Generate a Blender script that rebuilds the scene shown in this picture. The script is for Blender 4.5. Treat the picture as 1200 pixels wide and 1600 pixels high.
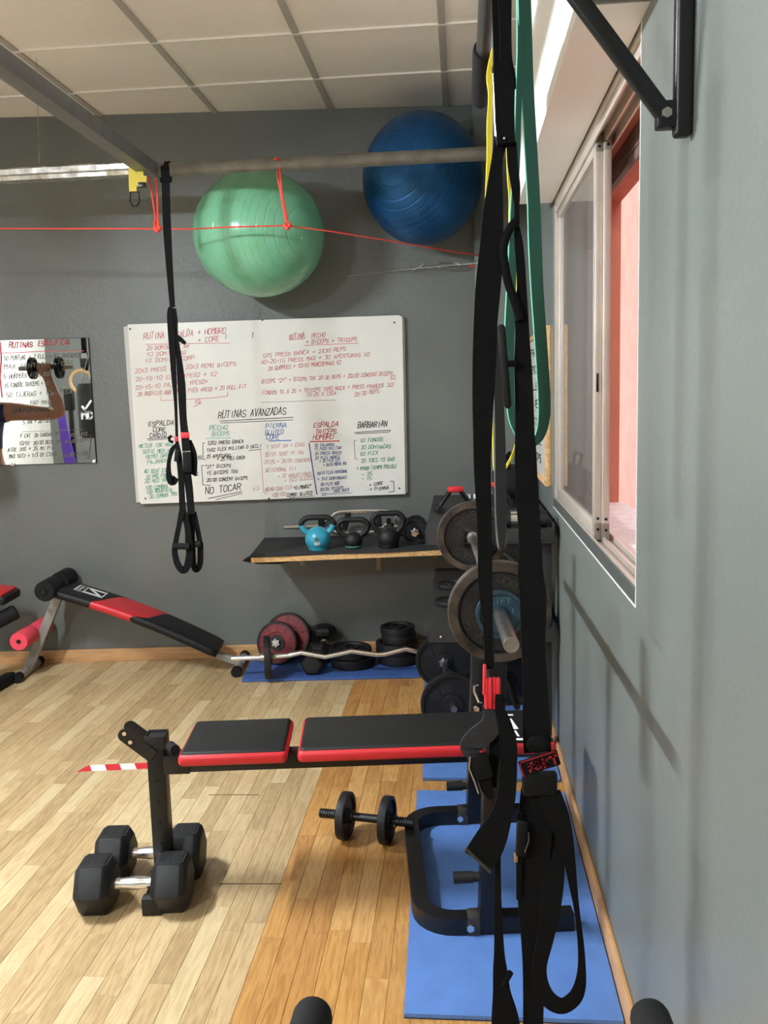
import bpy, bmesh, math, random
from mathutils import Vector, Matrix
random.seed(7)
scene = bpy.context.scene
COL = scene.collection
for o in list(bpy.data.objects): bpy.data.objects.remove(o, do_unlink=True)

# ------------------------------------------------------------------ camera
F_PX = 1380.0; PITCH = math.radians(7.6); ROLL = 0.0275; CAM_H = 1.35
cam_d = bpy.data.cameras.new('camera'); cam = bpy.data.objects.new('camera', cam_d); COL.objects.link(cam)
cam_d.sensor_fit = 'VERTICAL'; cam_d.sensor_height = 32.0; cam_d.sensor_width = 24.0
cam_d.lens = F_PX / 1600 * 32.0; cam_d.clip_start = 0.02
CM = Matrix.Rotation(math.pi / 2 - PITCH, 3, 'X') @ Matrix.Rotation(-ROLL, 3, 'Z')
cam.matrix_world = Matrix.Translation((0, 0, CAM_H)) @ CM.to_4x4()
scene.camera = cam

# ------------------------------------------------------------------ sky, exposure
world = bpy.data.worlds.new('sky'); scene.world = world; world.use_nodes = True
bg = world.node_tree.nodes['Background']
bg.inputs[0].default_value = (0.93, 0.96, 1.0, 1); bg.inputs[1].default_value = 2.5
vs = scene.view_settings
vs.view_transform = 'Standard'; vs.look = 'None'; vs.gamma = 1; vs.use_curve_mapping = False; vs.exposure = 0.4
LAMP_STRENGTH = 1120.0

# ------------------------------------------------------------------ pixel rays and the room's own frame
CO = Vector((0, 0, CAM_H))
def ray(x, y): return CM @ Vector(((x - 600) / F_PX, -(y - 800) / F_PX, -1))
def P(x, y, Y): d = ray(x, y); return CO + d * (Y / d.y)            # on the plane a given depth away
def PZ(x, y, z=0.0): d = ray(x, y); return CO + d * ((z - CAM_H) / d.z)   # on a horizontal plane
_d = ray(718, 612); ANG = math.atan2(_d.x, _d.y)
U = Vector((math.sin(ANG), math.cos(ANG), 0)); V = Vector((math.cos(ANG), -math.sin(ANG), 0)); ZZ = Vector((0, 0, 1))
def RP(v, u, z=0.0): return V * v + U * u + ZZ * z                  # room frame: v across, u along the right wall
RM = Matrix((V, U, ZZ)).transposed()                                # room -> world rotation
D = 4.505; WALL = 0.345; CEIL = 2.725; LEFT = -3.97; FRONT = -2.6

# ------------------------------------------------------------------ materials
def lin(c):
    out = []
    for x in c[:3]:
        x /= 255.0
        out.append(x / 12.92 if x <= 0.04045 else ((x + 0.055) / 1.055) ** 2.4)
    return (*out, 1.0)
MATS = {}
def mat(name, rgb, rough=0.5, metal=0.0, var=0.0, scale=8.0, bump=0.0, bscale=60.0, stretch=None, rgb2=None, spec=0.5, sub=None, coat=0.0):
    if name in MATS: return MATS[name]
    m = bpy.data.materials.new(name); m.use_nodes = True; MATS[name] = m
    nt = m.node_tree; b = nt.nodes['Principled BSDF']
    b.inputs['Base Color'].default_value = lin(rgb); b.inputs['Roughness'].default_value = rough
    b.inputs['Metallic'].default_value = metal; b.inputs['Specular IOR Level'].default_value = spec
    if coat: b.inputs['Coat Weight'].default_value = coat; b.inputs['Coat Roughness'].default_value = 0.1
    if var or bump:
        tc = nt.nodes.new('ShaderNodeTexCoord'); mp = nt.nodes.new('ShaderNodeMapping')
        nt.links.new(tc.outputs['Object'], mp.inputs['Vector'])
        if stretch: mp.inputs['Scale'].default_value = stretch
    if var:
        n = nt.nodes.new('ShaderNodeTexNoise'); n.inputs['Scale'].default_value = scale; n.inputs['Detail'].default_value = 5
        nt.links.new(mp.outputs[0], n.inputs['Vector'])
        r = nt.nodes.new('ShaderNodeValToRGB')
        a = [max(0, c * (1 - var)) for c in rgb]; e = [min(255, c * (1 + var)) for c in (rgb2 or rgb)]
        r.color_ramp.elements[0].position = 0.3; r.color_ramp.elements[1].position = 0.7
        r.color_ramp.elements[0].color = lin(a); r.color_ramp.elements[1].color = lin(e)
        nt.links.new(n.outputs['Fac'], r.inputs['Fac']); nt.links.new(r.outputs['Color'], b.inputs['Base Color'])
    if bump:
        n2 = nt.nodes.new('ShaderNodeTexNoise'); n2.inputs['Scale'].default_value = bscale; n2.inputs['Detail'].default_value = 4
        nt.links.new(mp.outputs[0], n2.inputs['Vector'])
        bp = nt.nodes.new('ShaderNodeBump'); bp.inputs['Strength'].default_value = bump; bp.inputs['Distance'].default_value = 0.01
        nt.links.new(n2.outputs['Fac'], bp.inputs['Height']); nt.links.new(bp.outputs['Normal'], b.inputs['Normal'])
    return m
def wood_mat(name, dark, light, rough=0.38, scale=1.0):
    m = bpy.data.materials.new(name); m.use_nodes = True; MATS[name] = m
    nt = m.node_tree; b = nt.nodes['Principled BSDF']; L = nt.links.new
    tc = nt.nodes.new('ShaderNodeTexCoord'); oi = nt.nodes.new('ShaderNodeObjectInfo')
    ad = nt.nodes.new('ShaderNodeVectorMath'); ad.operation = 'MULTIPLY_ADD'
    ad.inputs[1].default_value = (1, 1, 1); mu = nt.nodes.new('ShaderNodeVectorMath'); mu.operation = 'SCALE'
    cb = nt.nodes.new('ShaderNodeCombineXYZ')
    for i in range(3): L(oi.outputs['Random'], cb.inputs[i])
    L(cb.outputs[0], mu.inputs[0]); mu.inputs['Scale'].default_value = 37.0
    L(tc.outputs['Object'], ad.inputs[0]); L(mu.outputs[0], ad.inputs[2])
    mp = nt.nodes.new('ShaderNodeMapping'); mp.inputs['Scale'].default_value = (22 * scale, 2.2 * scale, 22 * scale); L(ad.outputs[0], mp.inputs['Vector'])
    n = nt.nodes.new('ShaderNodeTexNoise'); n.inputs['Scale'].default_value = 1.4; n.inputs['Detail'].default_value = 3; n.inputs['Distortion'].default_value = 1.2
    L(mp.outputs[0], n.inputs['Vector'])
    w = nt.nodes.new('ShaderNodeMath'); w.operation = 'MULTIPLY'; w.inputs[1].default_value = 26.0; L(n.outputs['Fac'], w.inputs[0])
    s = nt.nodes.new('ShaderNodeMath'); s.operation = 'SINE'; L(w.outputs[0], s.inputs[0])
    n3 = nt.nodes.new('ShaderNodeTexNoise'); n3.inputs['Scale'].default_value = 9; n3.inputs['Detail'].default_value = 6; L(mp.outputs[0], n3.inputs['Vector'])
    mx = nt.nodes.new('ShaderNodeMath'); mx.operation = 'MULTIPLY_ADD'; mx.inputs[1].default_value = 0.17; L(s.outputs[0], mx.inputs[0]); L(n3.outputs['Fac'], mx.inputs[2])
    r = nt.nodes.new('ShaderNodeValToRGB'); r.color_ramp.elements[0].position = 0.22; r.color_ramp.elements[1].position = 0.72
    r.color_ramp.elements[0].color = lin(dark); r.color_ramp.elements[1].color = lin(light)
    L(mx.outputs[0], r.inputs['Fac']); L(r.outputs['Color'], b.inputs['Base Color']); b.inputs['Roughness'].default_value = rough
    return m
def emit_mat(name, rgb, strength):
    m = bpy.data.materials.new(name); m.use_nodes = True; MATS[name] = m
    b = m.node_tree.nodes['Principled BSDF']
    b.inputs['Base Color'].default_value = lin(rgb); b.inputs['Emission Color'].default_value = lin(rgb); b.inputs['Emission Strength'].default_value = strength
    return m
def glass_mat(name, tint=(0.93, 0.92, 0.9)):
    m = bpy.data.materials.new(name); m.use_nodes = True; MATS[name] = m
    nt = m.node_tree; nt.nodes.clear()
    o = nt.nodes.new('ShaderNodeOutputMaterial'); mx = nt.nodes.new('ShaderNodeMixShader'); t = nt.nodes.new('ShaderNodeBsdfTransparent'); g = nt.nodes.new('ShaderNodeBsdfGlossy')
    f = nt.nodes.new('ShaderNodeFresnel'); f.inputs['IOR'].default_value = 1.55
    t.inputs[0].default_value = (*tint, 1); g.inputs['Roughness'].default_value = 0.03
    df = nt.nodes.new('ShaderNodeBsdfDiffuse'); df.inputs[0].default_value = lin((206, 192, 182)); m2 = nt.nodes.new('ShaderNodeMixShader')   # pale streaked veil painted in for reflections, lightens the pane
    tc = nt.nodes.new('ShaderNodeTexCoord'); mp = nt.nodes.new('ShaderNodeMapping'); mp.inputs['Scale'].default_value = (30, 30, 0.3); nz = nt.nodes.new('ShaderNodeTexNoise'); nz.inputs['Scale'].default_value = 1.5
    nt.links.new(tc.outputs['Object'], mp.inputs['Vector']); nt.links.new(mp.outputs[0], nz.inputs['Vector']); ml = nt.nodes.new('ShaderNodeMath'); ml.operation = 'MULTIPLY'; ml.inputs[1].default_value = 0.2; nt.links.new(nz.outputs['Fac'], ml.inputs[0]); nt.links.new(ml.outputs[0], m2.inputs[0])
    nt.links.new(f.outputs[0], mx.inputs[0]); nt.links.new(t.outputs[0], mx.inputs[1]); nt.links.new(g.outputs[0], mx.inputs[2]); nt.links.new(mx.outputs[0], m2.inputs[1]); nt.links.new(df.outputs[0], m2.inputs[2]); nt.links.new(m2.outputs[0], o.inputs[0])
    return m
def ball_mat(name, rgb, rgb2, axis, rough, metal):
    m = bpy.data.materials.new(name); m.use_nodes = True; MATS[name] = m
    nt = m.node_tree; b = nt.nodes['Principled BSDF']; L = nt.links.new
    tc = nt.nodes.new('ShaderNodeTexCoord'); dt = nt.nodes.new('ShaderNodeVectorMath'); dt.operation = 'DOT_PRODUCT'
    L(tc.outputs['Object'], dt.inputs[0]); dt.inputs[1].default_value = Vector(axis).normalized()
    nz = nt.nodes.new('ShaderNodeTexNoise'); nz.inputs['Scale'].default_value = 5
    L(tc.outputs['Object'], nz.inputs['Vector'])
    ma = nt.nodes.new('ShaderNodeMath'); ma.operation = 'MULTIPLY_ADD'; ma.inputs[1].default_value = 0.006; L(nz.outputs['Fac'], ma.inputs[0]); L(dt.outputs['Value'], ma.inputs[2])
    k = nt.nodes.new('ShaderNodeMath'); k.operation = 'MULTIPLY'; k.inputs[1].default_value = 250; L(ma.outputs[0], k.inputs[0])
    s = nt.nodes.new('ShaderNodeMath'); s.operation = 'SINE'; L(k.outputs[0], s.inputs[0])
    pw = nt.nodes.new('ShaderNodeMapRange'); pw.inputs['From Min'].default_value = 0.86; pw.inputs['From Max'].default_value = 1.0; L(s.outputs[0], pw.inputs['Value'])
    bp = nt.nodes.new('ShaderNodeBump'); bp.inputs['Strength'].default_value = 0.35; bp.inputs['Distance'].default_value = -0.004
    L(pw.outputs[0], bp.inputs['Height']); L(bp.outputs[0], b.inputs['Normal'])
    n = nt.nodes.new('ShaderNodeTexNoise'); n.inputs['Scale'].default_value = 14; n.inputs['Detail'].default_value = 6; L(tc.outputs['Object'], n.inputs['Vector'])
    r = nt.nodes.new('ShaderNodeValToRGB'); r.color_ramp.elements[0].position = 0.3; r.color_ramp.elements[1].position = 0.7
    r.color_ramp.elements[0].color = lin(rgb); r.color_ramp.elements[1].color = lin(rgb2); L(n.outputs['Fac'], r.inputs['Fac']); L(r.outputs[0], b.inputs['Base Color'])
    b.inputs['Roughness'].default_value = rough; b.inputs['Metallic'].default_value = metal
    return m

M_WALL = mat('grey wall paint', (103, 106, 101), 0.42, var=0.05, scale=2.5, bump=0.16, bscale=55)
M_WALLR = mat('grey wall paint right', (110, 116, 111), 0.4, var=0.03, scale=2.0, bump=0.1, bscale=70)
M_WHITEW = mat('white wall paint', (226, 224, 216), 0.7, var=0.02, bump=0.05)
M_BULK = mat('white bulkhead paint', (243, 243, 241), 0.6, var=0.015, scale=3)
M_TILE = mat('ceiling tile', (242, 234, 224), 0.9, var=0.008, scale=30, bump=0.05, bscale=200)
M_TBAR = mat('ceiling grid metal', (232, 226, 218), 0.5); M_TBARD = mat('ceiling main bar metal', (178, 172, 164), 0.5)
M_SKIRT = mat('skirting wood', (196, 150, 102), 0.45, var=0.1, scale=6, stretch=(1, 1, 14))
M_BEIGE = [wood_mat('laminate beige %d' % i, a, b, 0.36) for i, (a, b) in enumerate([((179, 153, 111), (200, 177, 134)), ((162, 135, 93), (186, 160, 117)), ((184, 161, 119), (204, 183, 141)), ((170, 142, 101), (193, 167, 124)), ((156, 129, 91), (181, 156, 113))])]
M_ORANGE = [wood_mat('laminate honey %d' % i, a, b, 0.34) for i, (a, b) in enumerate([((167, 118, 60), (194, 146, 82)), ((156, 107, 54), (185, 136, 76)), ((176, 128, 71), (201, 157, 96)), ((161, 114, 60), (190, 143, 82))])]
M_BLACK = mat('black steel', (13, 13, 14), 0.38, spec=0.4)
M_PLAS = mat('matte black plastic', (11, 11, 12), 0.7, spec=0.2)
M_RUB = mat('black rubber', (17, 17, 18), 0.55, spec=0.4, var=0.08, scale=40)
M_RUBD = mat('matte black rubber mat', (38, 38, 38), 0.85, var=0.1, scale=60, bump=0.1, bscale=300)
M_FOAM = mat('black foam', (14, 14, 15), 0.8, spec=0.3, bump=0.1, bscale=150)
M_WEB = mat('black webbing', (10, 10, 11), 0.85, bump=0.25, bscale=500, spec=0.15)
M_VINYL = mat('black vinyl', (15, 15, 15), 0.55, spec=0.35, bump=0.12, bscale=400)
M_RVINYL = mat('red vinyl', (196, 34, 42), 0.42, bump=0.06, bscale=300)
M_RED = mat('red nylon', (205, 35, 45), 0.6)
M_DRED = mat('dark red print', (130, 14, 24), 0.6)
M_CHROME = mat('chrome', (236, 236, 236), 0.22, 1.0, var=0.03, scale=40)
M_STEEL = mat('worn steel', (165, 160, 152), 0.32, 1.0, var=0.15, scale=30)
M_GALV = mat('galvanised steel', (186, 186, 182), 0.38, 0.85, var=0.18, scale=30, bump=0.5, bscale=26)
M_PIPE = mat('grey pipe steel', (128, 128, 126), 0.45, 0.5, var=0.1, scale=15)
M_BEAM = mat('grey painted beam', (128, 130, 130), 0.5, 0.3, var=0.06, scale=10)
M_IRON = mat('cast iron', (32, 29, 27), 0.6, 0.3, var=0.3, scale=22, bump=0.25, bscale=120)
M_RUST = mat('worn rusty rim', (52, 45, 39), 0.5, 0.4, var=0.3, scale=30, rgb2=(72, 63, 55))
M_BLUEPL = mat('blue plate paint', (40, 62, 74), 0.5, 0.2, var=0.15, scale=40)
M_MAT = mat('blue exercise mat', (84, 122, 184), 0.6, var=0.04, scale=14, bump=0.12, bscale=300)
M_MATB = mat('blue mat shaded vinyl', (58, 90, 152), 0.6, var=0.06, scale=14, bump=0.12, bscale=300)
M_MATE = mat('mat edge dark', (24, 40, 66), 0.8)
M_WOOD = wood_mat('pine', (196, 150, 96), (226, 184, 128), 0.5, 0.6)
M_BOARD = mat('whiteboard enamel', (226, 224, 216), 0.25, var=0.012, scale=5)
M_BOARDE = mat('board edge', (196, 194, 188), 0.5)
M_ALU = mat('beige aluminium', (196, 186, 174), 0.35, 0.35, var=0.03)
M_ALUD = mat('dark window gasket', (70, 74, 72), 0.6)
M_SALMON = mat('salmon render', (206, 128, 104), 0.8, var=0.04, scale=8, bump=0.1)
M_PINK = mat('pink stucco', (205, 118, 104), 0.9, var=0.05, scale=5, bump=0.9, bscale=16)
M_SILL = mat('pale stone sill', (234, 224, 221), 0.7, var=0.05, scale=30)
M_GLASS = glass_mat('window glass')
M_MIRROR = mat('mirror silver', (224, 226, 224), 0.012, 1.0)
M_GREEN = mat('green latex', (21, 72, 57), 0.6); M_GREENE = mat('light green latex edge', (110, 190, 164), 0.6)
M_YEL = mat('yellow latex', (240, 214, 40), 0.5); M_YELW = mat('yellow webbing', (196, 176, 60), 0.7)
M_GBAND = mat('grey latex', (24, 24, 24), 0.8); M_GBANDE = mat('grey latex edge', (74, 74, 72), 0.6)
M_CORD = mat('red orange cord', (226, 72, 56), 0.5)
M_TURQ = mat('turquoise vinyl', (50, 148, 172), 0.3); M_LIME = mat('olive green vinyl', (120, 128, 40), 0.5)
M_WHITE = mat('white print', (236, 236, 232), 0.5); M_TAPER = mat('red tape', (198, 40, 48), 0.4); M_TAPEW = mat('white tape', (232, 228, 220), 0.4)
M_PINKF = mat('pink foam', (226, 70, 88), 0.8, bump=0.1, bscale=200)
M_SILVER = mat('silver painted steel', (150, 148, 142), 0.4, 0.4)
INK = {k: mat('ink ' + k, c, 0.5) for k, c in dict(red=(212, 108, 112), strong=(200, 70, 76), black=(28, 28, 30), green=(86, 174, 142), dgreen=(70, 158, 112), teal=(110, 186, 172), blue=(86, 124, 186), dblue=(64, 92, 158), pink=(214, 162, 160), grey=(112, 108, 98)).items()}

# ------------------------------------------------------------------ mesh builder
class G:
    def __init__(s): s.v = []; s.f = []; s.sm = True
    def raw(s, vs, fs):
        n = len(s.v); s.v += [Vector(v) for v in vs]; s.f += [tuple(i + n for i in f) for f in fs]; return s
    def bm(s, b):
        b.verts.ensure_lookup_table(); n = len(s.v)
        for i, v in enumerate(b.verts): v.index = i
        s.v += [v.co.copy() for v in b.verts]; s.f += [tuple(v.index + n for v in f.verts) for f in b.faces]; b.free(); return s
    def box(s, c, size, R=None, bev=0.0, seg=2):
        b = bmesh.new(); bmesh.ops.create_cube(b, size=1)
        for v in b.verts: v.co = Vector((v.co.x * size[0], v.co.y * size[1], v.co.z * size[2]))
        if bev: bmesh.ops.bevel(b, geom=b.edges[:], offset=min(bev, min(size) * 0.49), segments=seg, affect='EDGES', profile=0.5)
        if R is not None: bmesh.ops.rotate(b, verts=b.verts, matrix=R, cent=(0, 0, 0))
        bmesh.ops.translate(b, verts=b.verts, vec=Vector(c)); return s.bm(b)
    def rbox(s, v0, v1, u0, u1, z0, z1, bev=0.0, seg=2):           # box in the room frame
        return s.box(RP((v0 + v1) / 2, (u0 + u1) / 2, (z0 + z1) / 2), (abs(v1 - v0), abs(u1 - u0), abs(z1 - z0)), RM, bev, seg)
    def tube(s, pts, r, seg=12, cap=True, closed=False):
        pts = [Vector(p) for p in pts]; n = len(pts)
        rs = r if isinstance(r, (list, tuple)) else [r] * n
        tang = []
        for i in range(n):
            a = pts[(i - 1) % n] if (closed or i > 0) else pts[0]; b = pts[(i + 1) % n] if (closed or i < n - 1) else pts[-1]
            tang.append((b - a).normalized())
        t0 = tang[0]; ref = Vector((0, 0, 1)) if abs(t0.z) < 0.9 else Vector((1, 0, 0))
        nrm = (ref - t0 * ref.dot(t0)).normalized(); vs = []
        for i in range(n):
            t = tang[i]; nrm = (nrm - t * nrm.dot(t)).normalized(); bn = t.cross(nrm)
            for k in range(seg):
                a = 2 * math.pi * k / seg; vs.append(pts[i] + (nrm * math.cos(a) + bn * math.sin(a)) * rs[i])
        fs = []
        for i in range(n if closed else n - 1):
            j = (i + 1) % n
            for k in range(seg):
                k2 = (k + 1) % seg; fs.append((i * seg + k, i * seg + k2, j * seg + k2, j * seg + k))
        if cap and not closed: fs.append(tuple(range(seg - 1, -1, -1))); fs.append(tuple((n - 1) * seg + k for k in range(seg)))
        return s.raw(vs, fs)
    def cyl(s, a, b, r, seg=16): return s.tube([a, b], r, seg)
    def lathe(s, prof, c, axis, seg=32, closed=False):             # prof: (radius, height) along axis from c
        c = Vector(c); ax = Vector(axis).normalized(); ref = Vector((0, 0, 1)) if abs(ax.z) < 0.9 else Vector((1, 0, 0))
        e1 = (ref - ax * ref.dot(ax)).normalized(); e2 = ax.cross(e1); vs = []; fs = []; n = len(prof)
        for (r, h) in prof:
            for k in range(seg):
                a = 2 * math.pi * k / seg; vs.append(c + ax * h + (e1 * math.cos(a) + e2 * math.sin(a)) * max(r, 1e-5))
        for i in range(n if closed else n - 1):
            j = (i + 1) % n
            for k in range(seg):
                k2 = (k + 1) % seg; fs.append((i * seg + k, i * seg + k2, j * seg + k2, j * seg + k))
        if not closed:
            fs.append(tuple(range(seg - 1, -1, -1))); fs.append(tuple((n - 1) * seg + k for k in range(seg)))
        return s.raw(vs, fs)
    def sweep(s, pts, ws, nrms, th):                               # flat strap: rectangle w x th swept along pts
        n = len(pts); vs = []; fs = []
        for i in range(n):
            t = (pts[min(n - 1, i + 1)] - pts[max(0, i - 1)]).normalized()
            nn = (nrms[i] - t * nrms[i].dot(t)).normalized(); w = t.cross(nn) * ws[i] / 2; h = nn * th / 2
            vs += [pts[i] - w - h, pts[i] + w - h, pts[i] + w + h, pts[i] - w + h]
        for i in range(n - 1):
            a = i * 4; b = a + 4
            for k in range(4): k2 = (k + 1) % 4; fs.append((a + k, a + k2, b + k2, b + k))
        fs.append((3, 2, 1, 0)); e = (n - 1) * 4; fs.append((e, e + 1, e + 2, e + 3)); return s.raw(vs, fs)
    def prism(s, poly, h):                                         # poly: 3D points, h: extrusion vector
        n = len(poly); h = Vector(h); vs = [Vector(p) for p in poly] + [Vector(p) + h for p in poly]
        fs = [tuple(range(n - 1, -1, -1)), tuple(range(n, 2 * n))] + [(i, (i + 1) % n, n + (i + 1) % n, n + i) for i in range(n)]
        return s.raw(vs, fs)
    def sphere(s, c, r, seg=32, rings=16, sc=(1, 1, 1)):
        b = bmesh.new(); bmesh.ops.create_uvsphere(b, u_segments=seg, v_segments=rings, radius=r)
        for v in b.verts: v.co = Vector((v.co.x * sc[0], v.co.y * sc[1], v.co.z * sc[2])) + Vector(c)
        return s.bm(b)
def smooth_pts(pts, sub=5):                                        # Catmull-Rom through tuples of numbers
    out = []; n = len(pts)
    for i in range(n - 1):
        p0, p1, p2, p3 = pts[max(0, i - 1)], pts[i], pts[i + 1], pts[min(n - 1, i + 2)]
        for k in range(sub):
            t = k / sub
            out.append(tuple(0.5 * (2 * b + (c - a) * t + (2 * a - 5 * b + 4 * c - d) * t * t + (3 * b - a - 3 * c + d) * t ** 3) for a, b, c, d in zip(p0, p1, p2, p3)))
    out.append(tuple(pts[-1])); return out
def strap(g, pts, Y, th=0.003, sub=5, yaw=0.0):                    # pts: (px, py, width px[, depth])
    q = smooth_pts([(*p[:3], p[3] if len(p) > 3 else Y) for p in pts], sub)
    pos = [P(a, b, d) for a, b, w, d in q]; ws = [max(0.0015, w * d / F_PX * 1.01 / max(0.3, math.cos(yaw))) for a, b, w, d in q]
    nr = [Vector((math.sin(yaw), -math.cos(yaw), 0))] * len(q)
    return g.sweep(pos, ws, nr, th)

ROOT = {}
def mesh_obj(name, g, m, off=Vector((0, 0, 0)), sharp=35):
    me = bpy.data.meshes.new(name); me.from_pydata([v - off for v in g.v], [], g.f)
    b = bmesh.new(); b.from_mesh(me); bmesh.ops.recalc_face_normals(b, faces=b.faces); b.to_mesh(me); b.free()
    me.materials.append(m); me.shade_smooth(); me.set_sharp_from_angle(angle=math.radians(sharp))
    o = bpy.data.objects.new(name, me); COL.objects.link(o); return o
def tag(o, label=None, cat=None, group=None, kind=None):
    if label: o['label'] = label
    if cat: o['category'] = cat
    if group: o['group'] = group
    if kind: o['kind'] = kind
    return o
def thing(name, label, cat, loc, group=None, kind=None):
    o = bpy.data.objects.new(name, None); COL.objects.link(o); o.location = Vector(loc); o.empty_display_size = 0.05
    ROOT[o] = Vector(loc); return tag(o, label, cat, group, kind)
def part(parent, name, g, m, label=None, sharp=35):
    o = mesh_obj(name, g, m, ROOT[parent], sharp); o.parent = parent; ROOT[o] = ROOT[parent]
    if label: o['label'] = label
    return o
def solo(name, label, cat, g, m, loc=None, group=None, kind=None, sharp=35):
    if loc is None:
        zs = min(v.z for v in g.v); loc = Vector((sum(v.x for v in g.v) / len(g.v), sum(v.y for v in g.v) / len(g.v), zs))
    o = mesh_obj(name, g, m, Vector(loc), sharp); o.location = Vector(loc); ROOT[o] = Vector(loc); return tag(o, label, cat, group, kind)
def copy_tree(o, parent=None):
    c = o.copy(); COL.objects.link(c); c.parent = parent
    for ch in list(o.children): copy_tree(ch, c)
    return c

# ------------------------------------------------------------------ single-stroke lettering
FONT = dict(A='00 26 40|12 32', B='00 06 36 45 43 33 03|33 42 41 30 00', C='45 36 16 05 01 10 30 41', D='00 06 26 44 42 20 00', E='46 06 00 40|03 33', F='46 06 00|03 33',
    G='45 36 16 05 01 10 30 41 43 23', H='00 06|40 46|03 43', I='20 26', J='46 41 30 10 01', K='00 06|46 03 40', L='06 00 40', M='00 06 23 46 40', N='00 06 40 46',
    O='10 01 05 16 36 45 41 30 10', P='00 06 36 45 44 33 03', Q='10 01 05 16 36 45 41 30 10|22 40', R='00 06 36 45 44 33 03|23 40', S='45 36 16 05 04 13 33 42 41 30 10 01', T='06 46|26 20',
    U='06 01 10 30 41 46', V='06 20 46', W='06 10 24 30 46', X='00 46|06 40', Y='06 23 46|23 20', Z='06 46 00 40')
FONT.update({'0': FONT['O'], '1': '14 26 20', '2': '05 16 36 45 44 00 40', '3': '06 46 23 33 42 41 30 10 01', '4': '30 36 02 42', '5': '46 06 03 33 42 41 30 00', '6': '36 05 01 10 30 41 42 33 03', '7': '06 46 10',
    '8': '13 04 05 16 36 45 44 33 13 02 01 10 30 41 42 33', '9': '10 41 45 36 16 05 04 13 43', '+': '21 25|03 43', '-': '03 43', '/': '00 46', '"': '14 16|34 36', '.': '20 21', '^': '20 26|14 26 34', ']': '16 36 30 10'})
def stroke_line(g, a, b, nrm, lw):
    d = (b - a); L = d.length
    if L < 1e-6: return
    d /= L; w = d.cross(nrm).normalized() * lw / 2; a = a - d * lw * 0.4; b = b + d * lw * 0.4
    g.raw([a - w, a + w, b + w, b - w], [(0, 1, 2, 3)])
def stroke_text(g, text, org, right, up, nrm, width, height, lw, jit=0.0, slant=0.12):
    n = len(text); adv = width / max(1, n - 0.25); R = random.Random(text)
    for i, ch in enumerate(text):
        gl = FONT.get(ch.upper())
        if not gl: continue
        sx = adv * 0.74; hh = height * (1 + jit * R.uniform(-1, 1)); dy = jit * height * 0.5 * R.uniform(-1, 1)
        for pl in gl.split('|'):
            prev = None
            for t in pl.split():
                x = int(t[0]) / 4 + jit * 0.35 * R.uniform(-1, 1); y = int(t[1]) / 6 + jit * 0.25 * R.uniform(-1, 1)
                p = org + right * (i * adv + x * sx + slant * y * hh) + up * (y * hh + dy)
                if prev is not None: stroke_line(g, prev, p, nrm, lw)
                prev = p

# ================================================================== THE SETTING
# floor: a base slab and laminate strips
fl = G().rbox(LEFT - 0.2, WALL + 0.3, FRONT - 0.2, 4.95, -0.12, -0.007)
floor = solo('floor', 'laminate strip floor, beige on the left and honey coloured by the right wall', 'floor', fl, M_BEIGE[1], (0, 0, -0.12), kind='structure')
SW = 0.056; strips = []; nv = int((WALL - LEFT) / SW) + 2; V_SPLIT = -0.521
for i in range(nv):
    v1 = V_SPLIT + (16 - i) * SW; v0 = max(LEFT, v1 - SW); v1 = min(v1, WALL)
    if v1 - v0 < 0.004: continue
    u = FRONT - random.uniform(0, 0.4)
    while u < 4.62:
        L_ = random.choice((0.26, 0.34, 0.42, 0.5)); strips.append((v0, v1, u, u + L_)); u += L_
def in_view(v, u):
    q = CM.transposed() @ (RP(v, u, 0) - CO)
    if q.z > -0.3: return -1
    x = 600 - F_PX * q.x / q.z; y = 800 + F_PX * q.y / q.z
    if not (-25 < x < 1000 and y < 1660): return -1
    return y
sc = []
for s_ in strips:
    y = in_view((s_[0] + s_[1]) / 2, (s_[2] + s_[3]) / 2); p = RP((s_[0] + s_[1]) / 2, s_[3], 0)
    vm = (s_[0] + s_[1]) / 2; um = (s_[2] + s_[3]) / 2
    if y > 0 and not (vm > -0.12 and 1.75 < um): sc.append((y, s_))
sc.sort(key=lambda a: -a[0]); chosen = set(a[1] for a in sc[:298])
plank_mesh = {}
def plank_geo(L_, w):
    k = (round(L_, 2), round(w, 4))
    if k not in plank_mesh:
        g = G().box((0, 0, -0.0035), (w - 0.0007, L_ - 0.0007, 0.007), bev=0.0005, seg=1)
        me = bpy.data.meshes.new('plank'); me.from_pydata(g.v, [], g.f); me.materials.append(M_BEIGE[0]); plank_mesh[k] = me
    return plank_mesh[k]
rest = {}
for s_ in strips:
    v0, v1, u0, u1 = s_; vm = (v0 + v1) / 2; um = (u0 + u1) / 2
    honey = vm > V_SPLIT; m = random.choice(M_ORANGE if honey else M_BEIGE)
    if s_ in chosen:
        o = bpy.data.objects.new('plank', plank_geo(u1 - u0, v1 - v0)); COL.objects.link(o); o.parent = floor
        o.location = RP(vm, um, 0) - ROOT[floor]; o.rotation_euler = (0, 0, -ANG)
        o.material_slots[0].link = 'OBJECT'; o.material_slots[0].material = m
    else: rest.setdefault(m, []).append(s_)
me = bpy.data.meshes.new('plank_field'); vs_, fs_, mi = [], [], []
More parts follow.
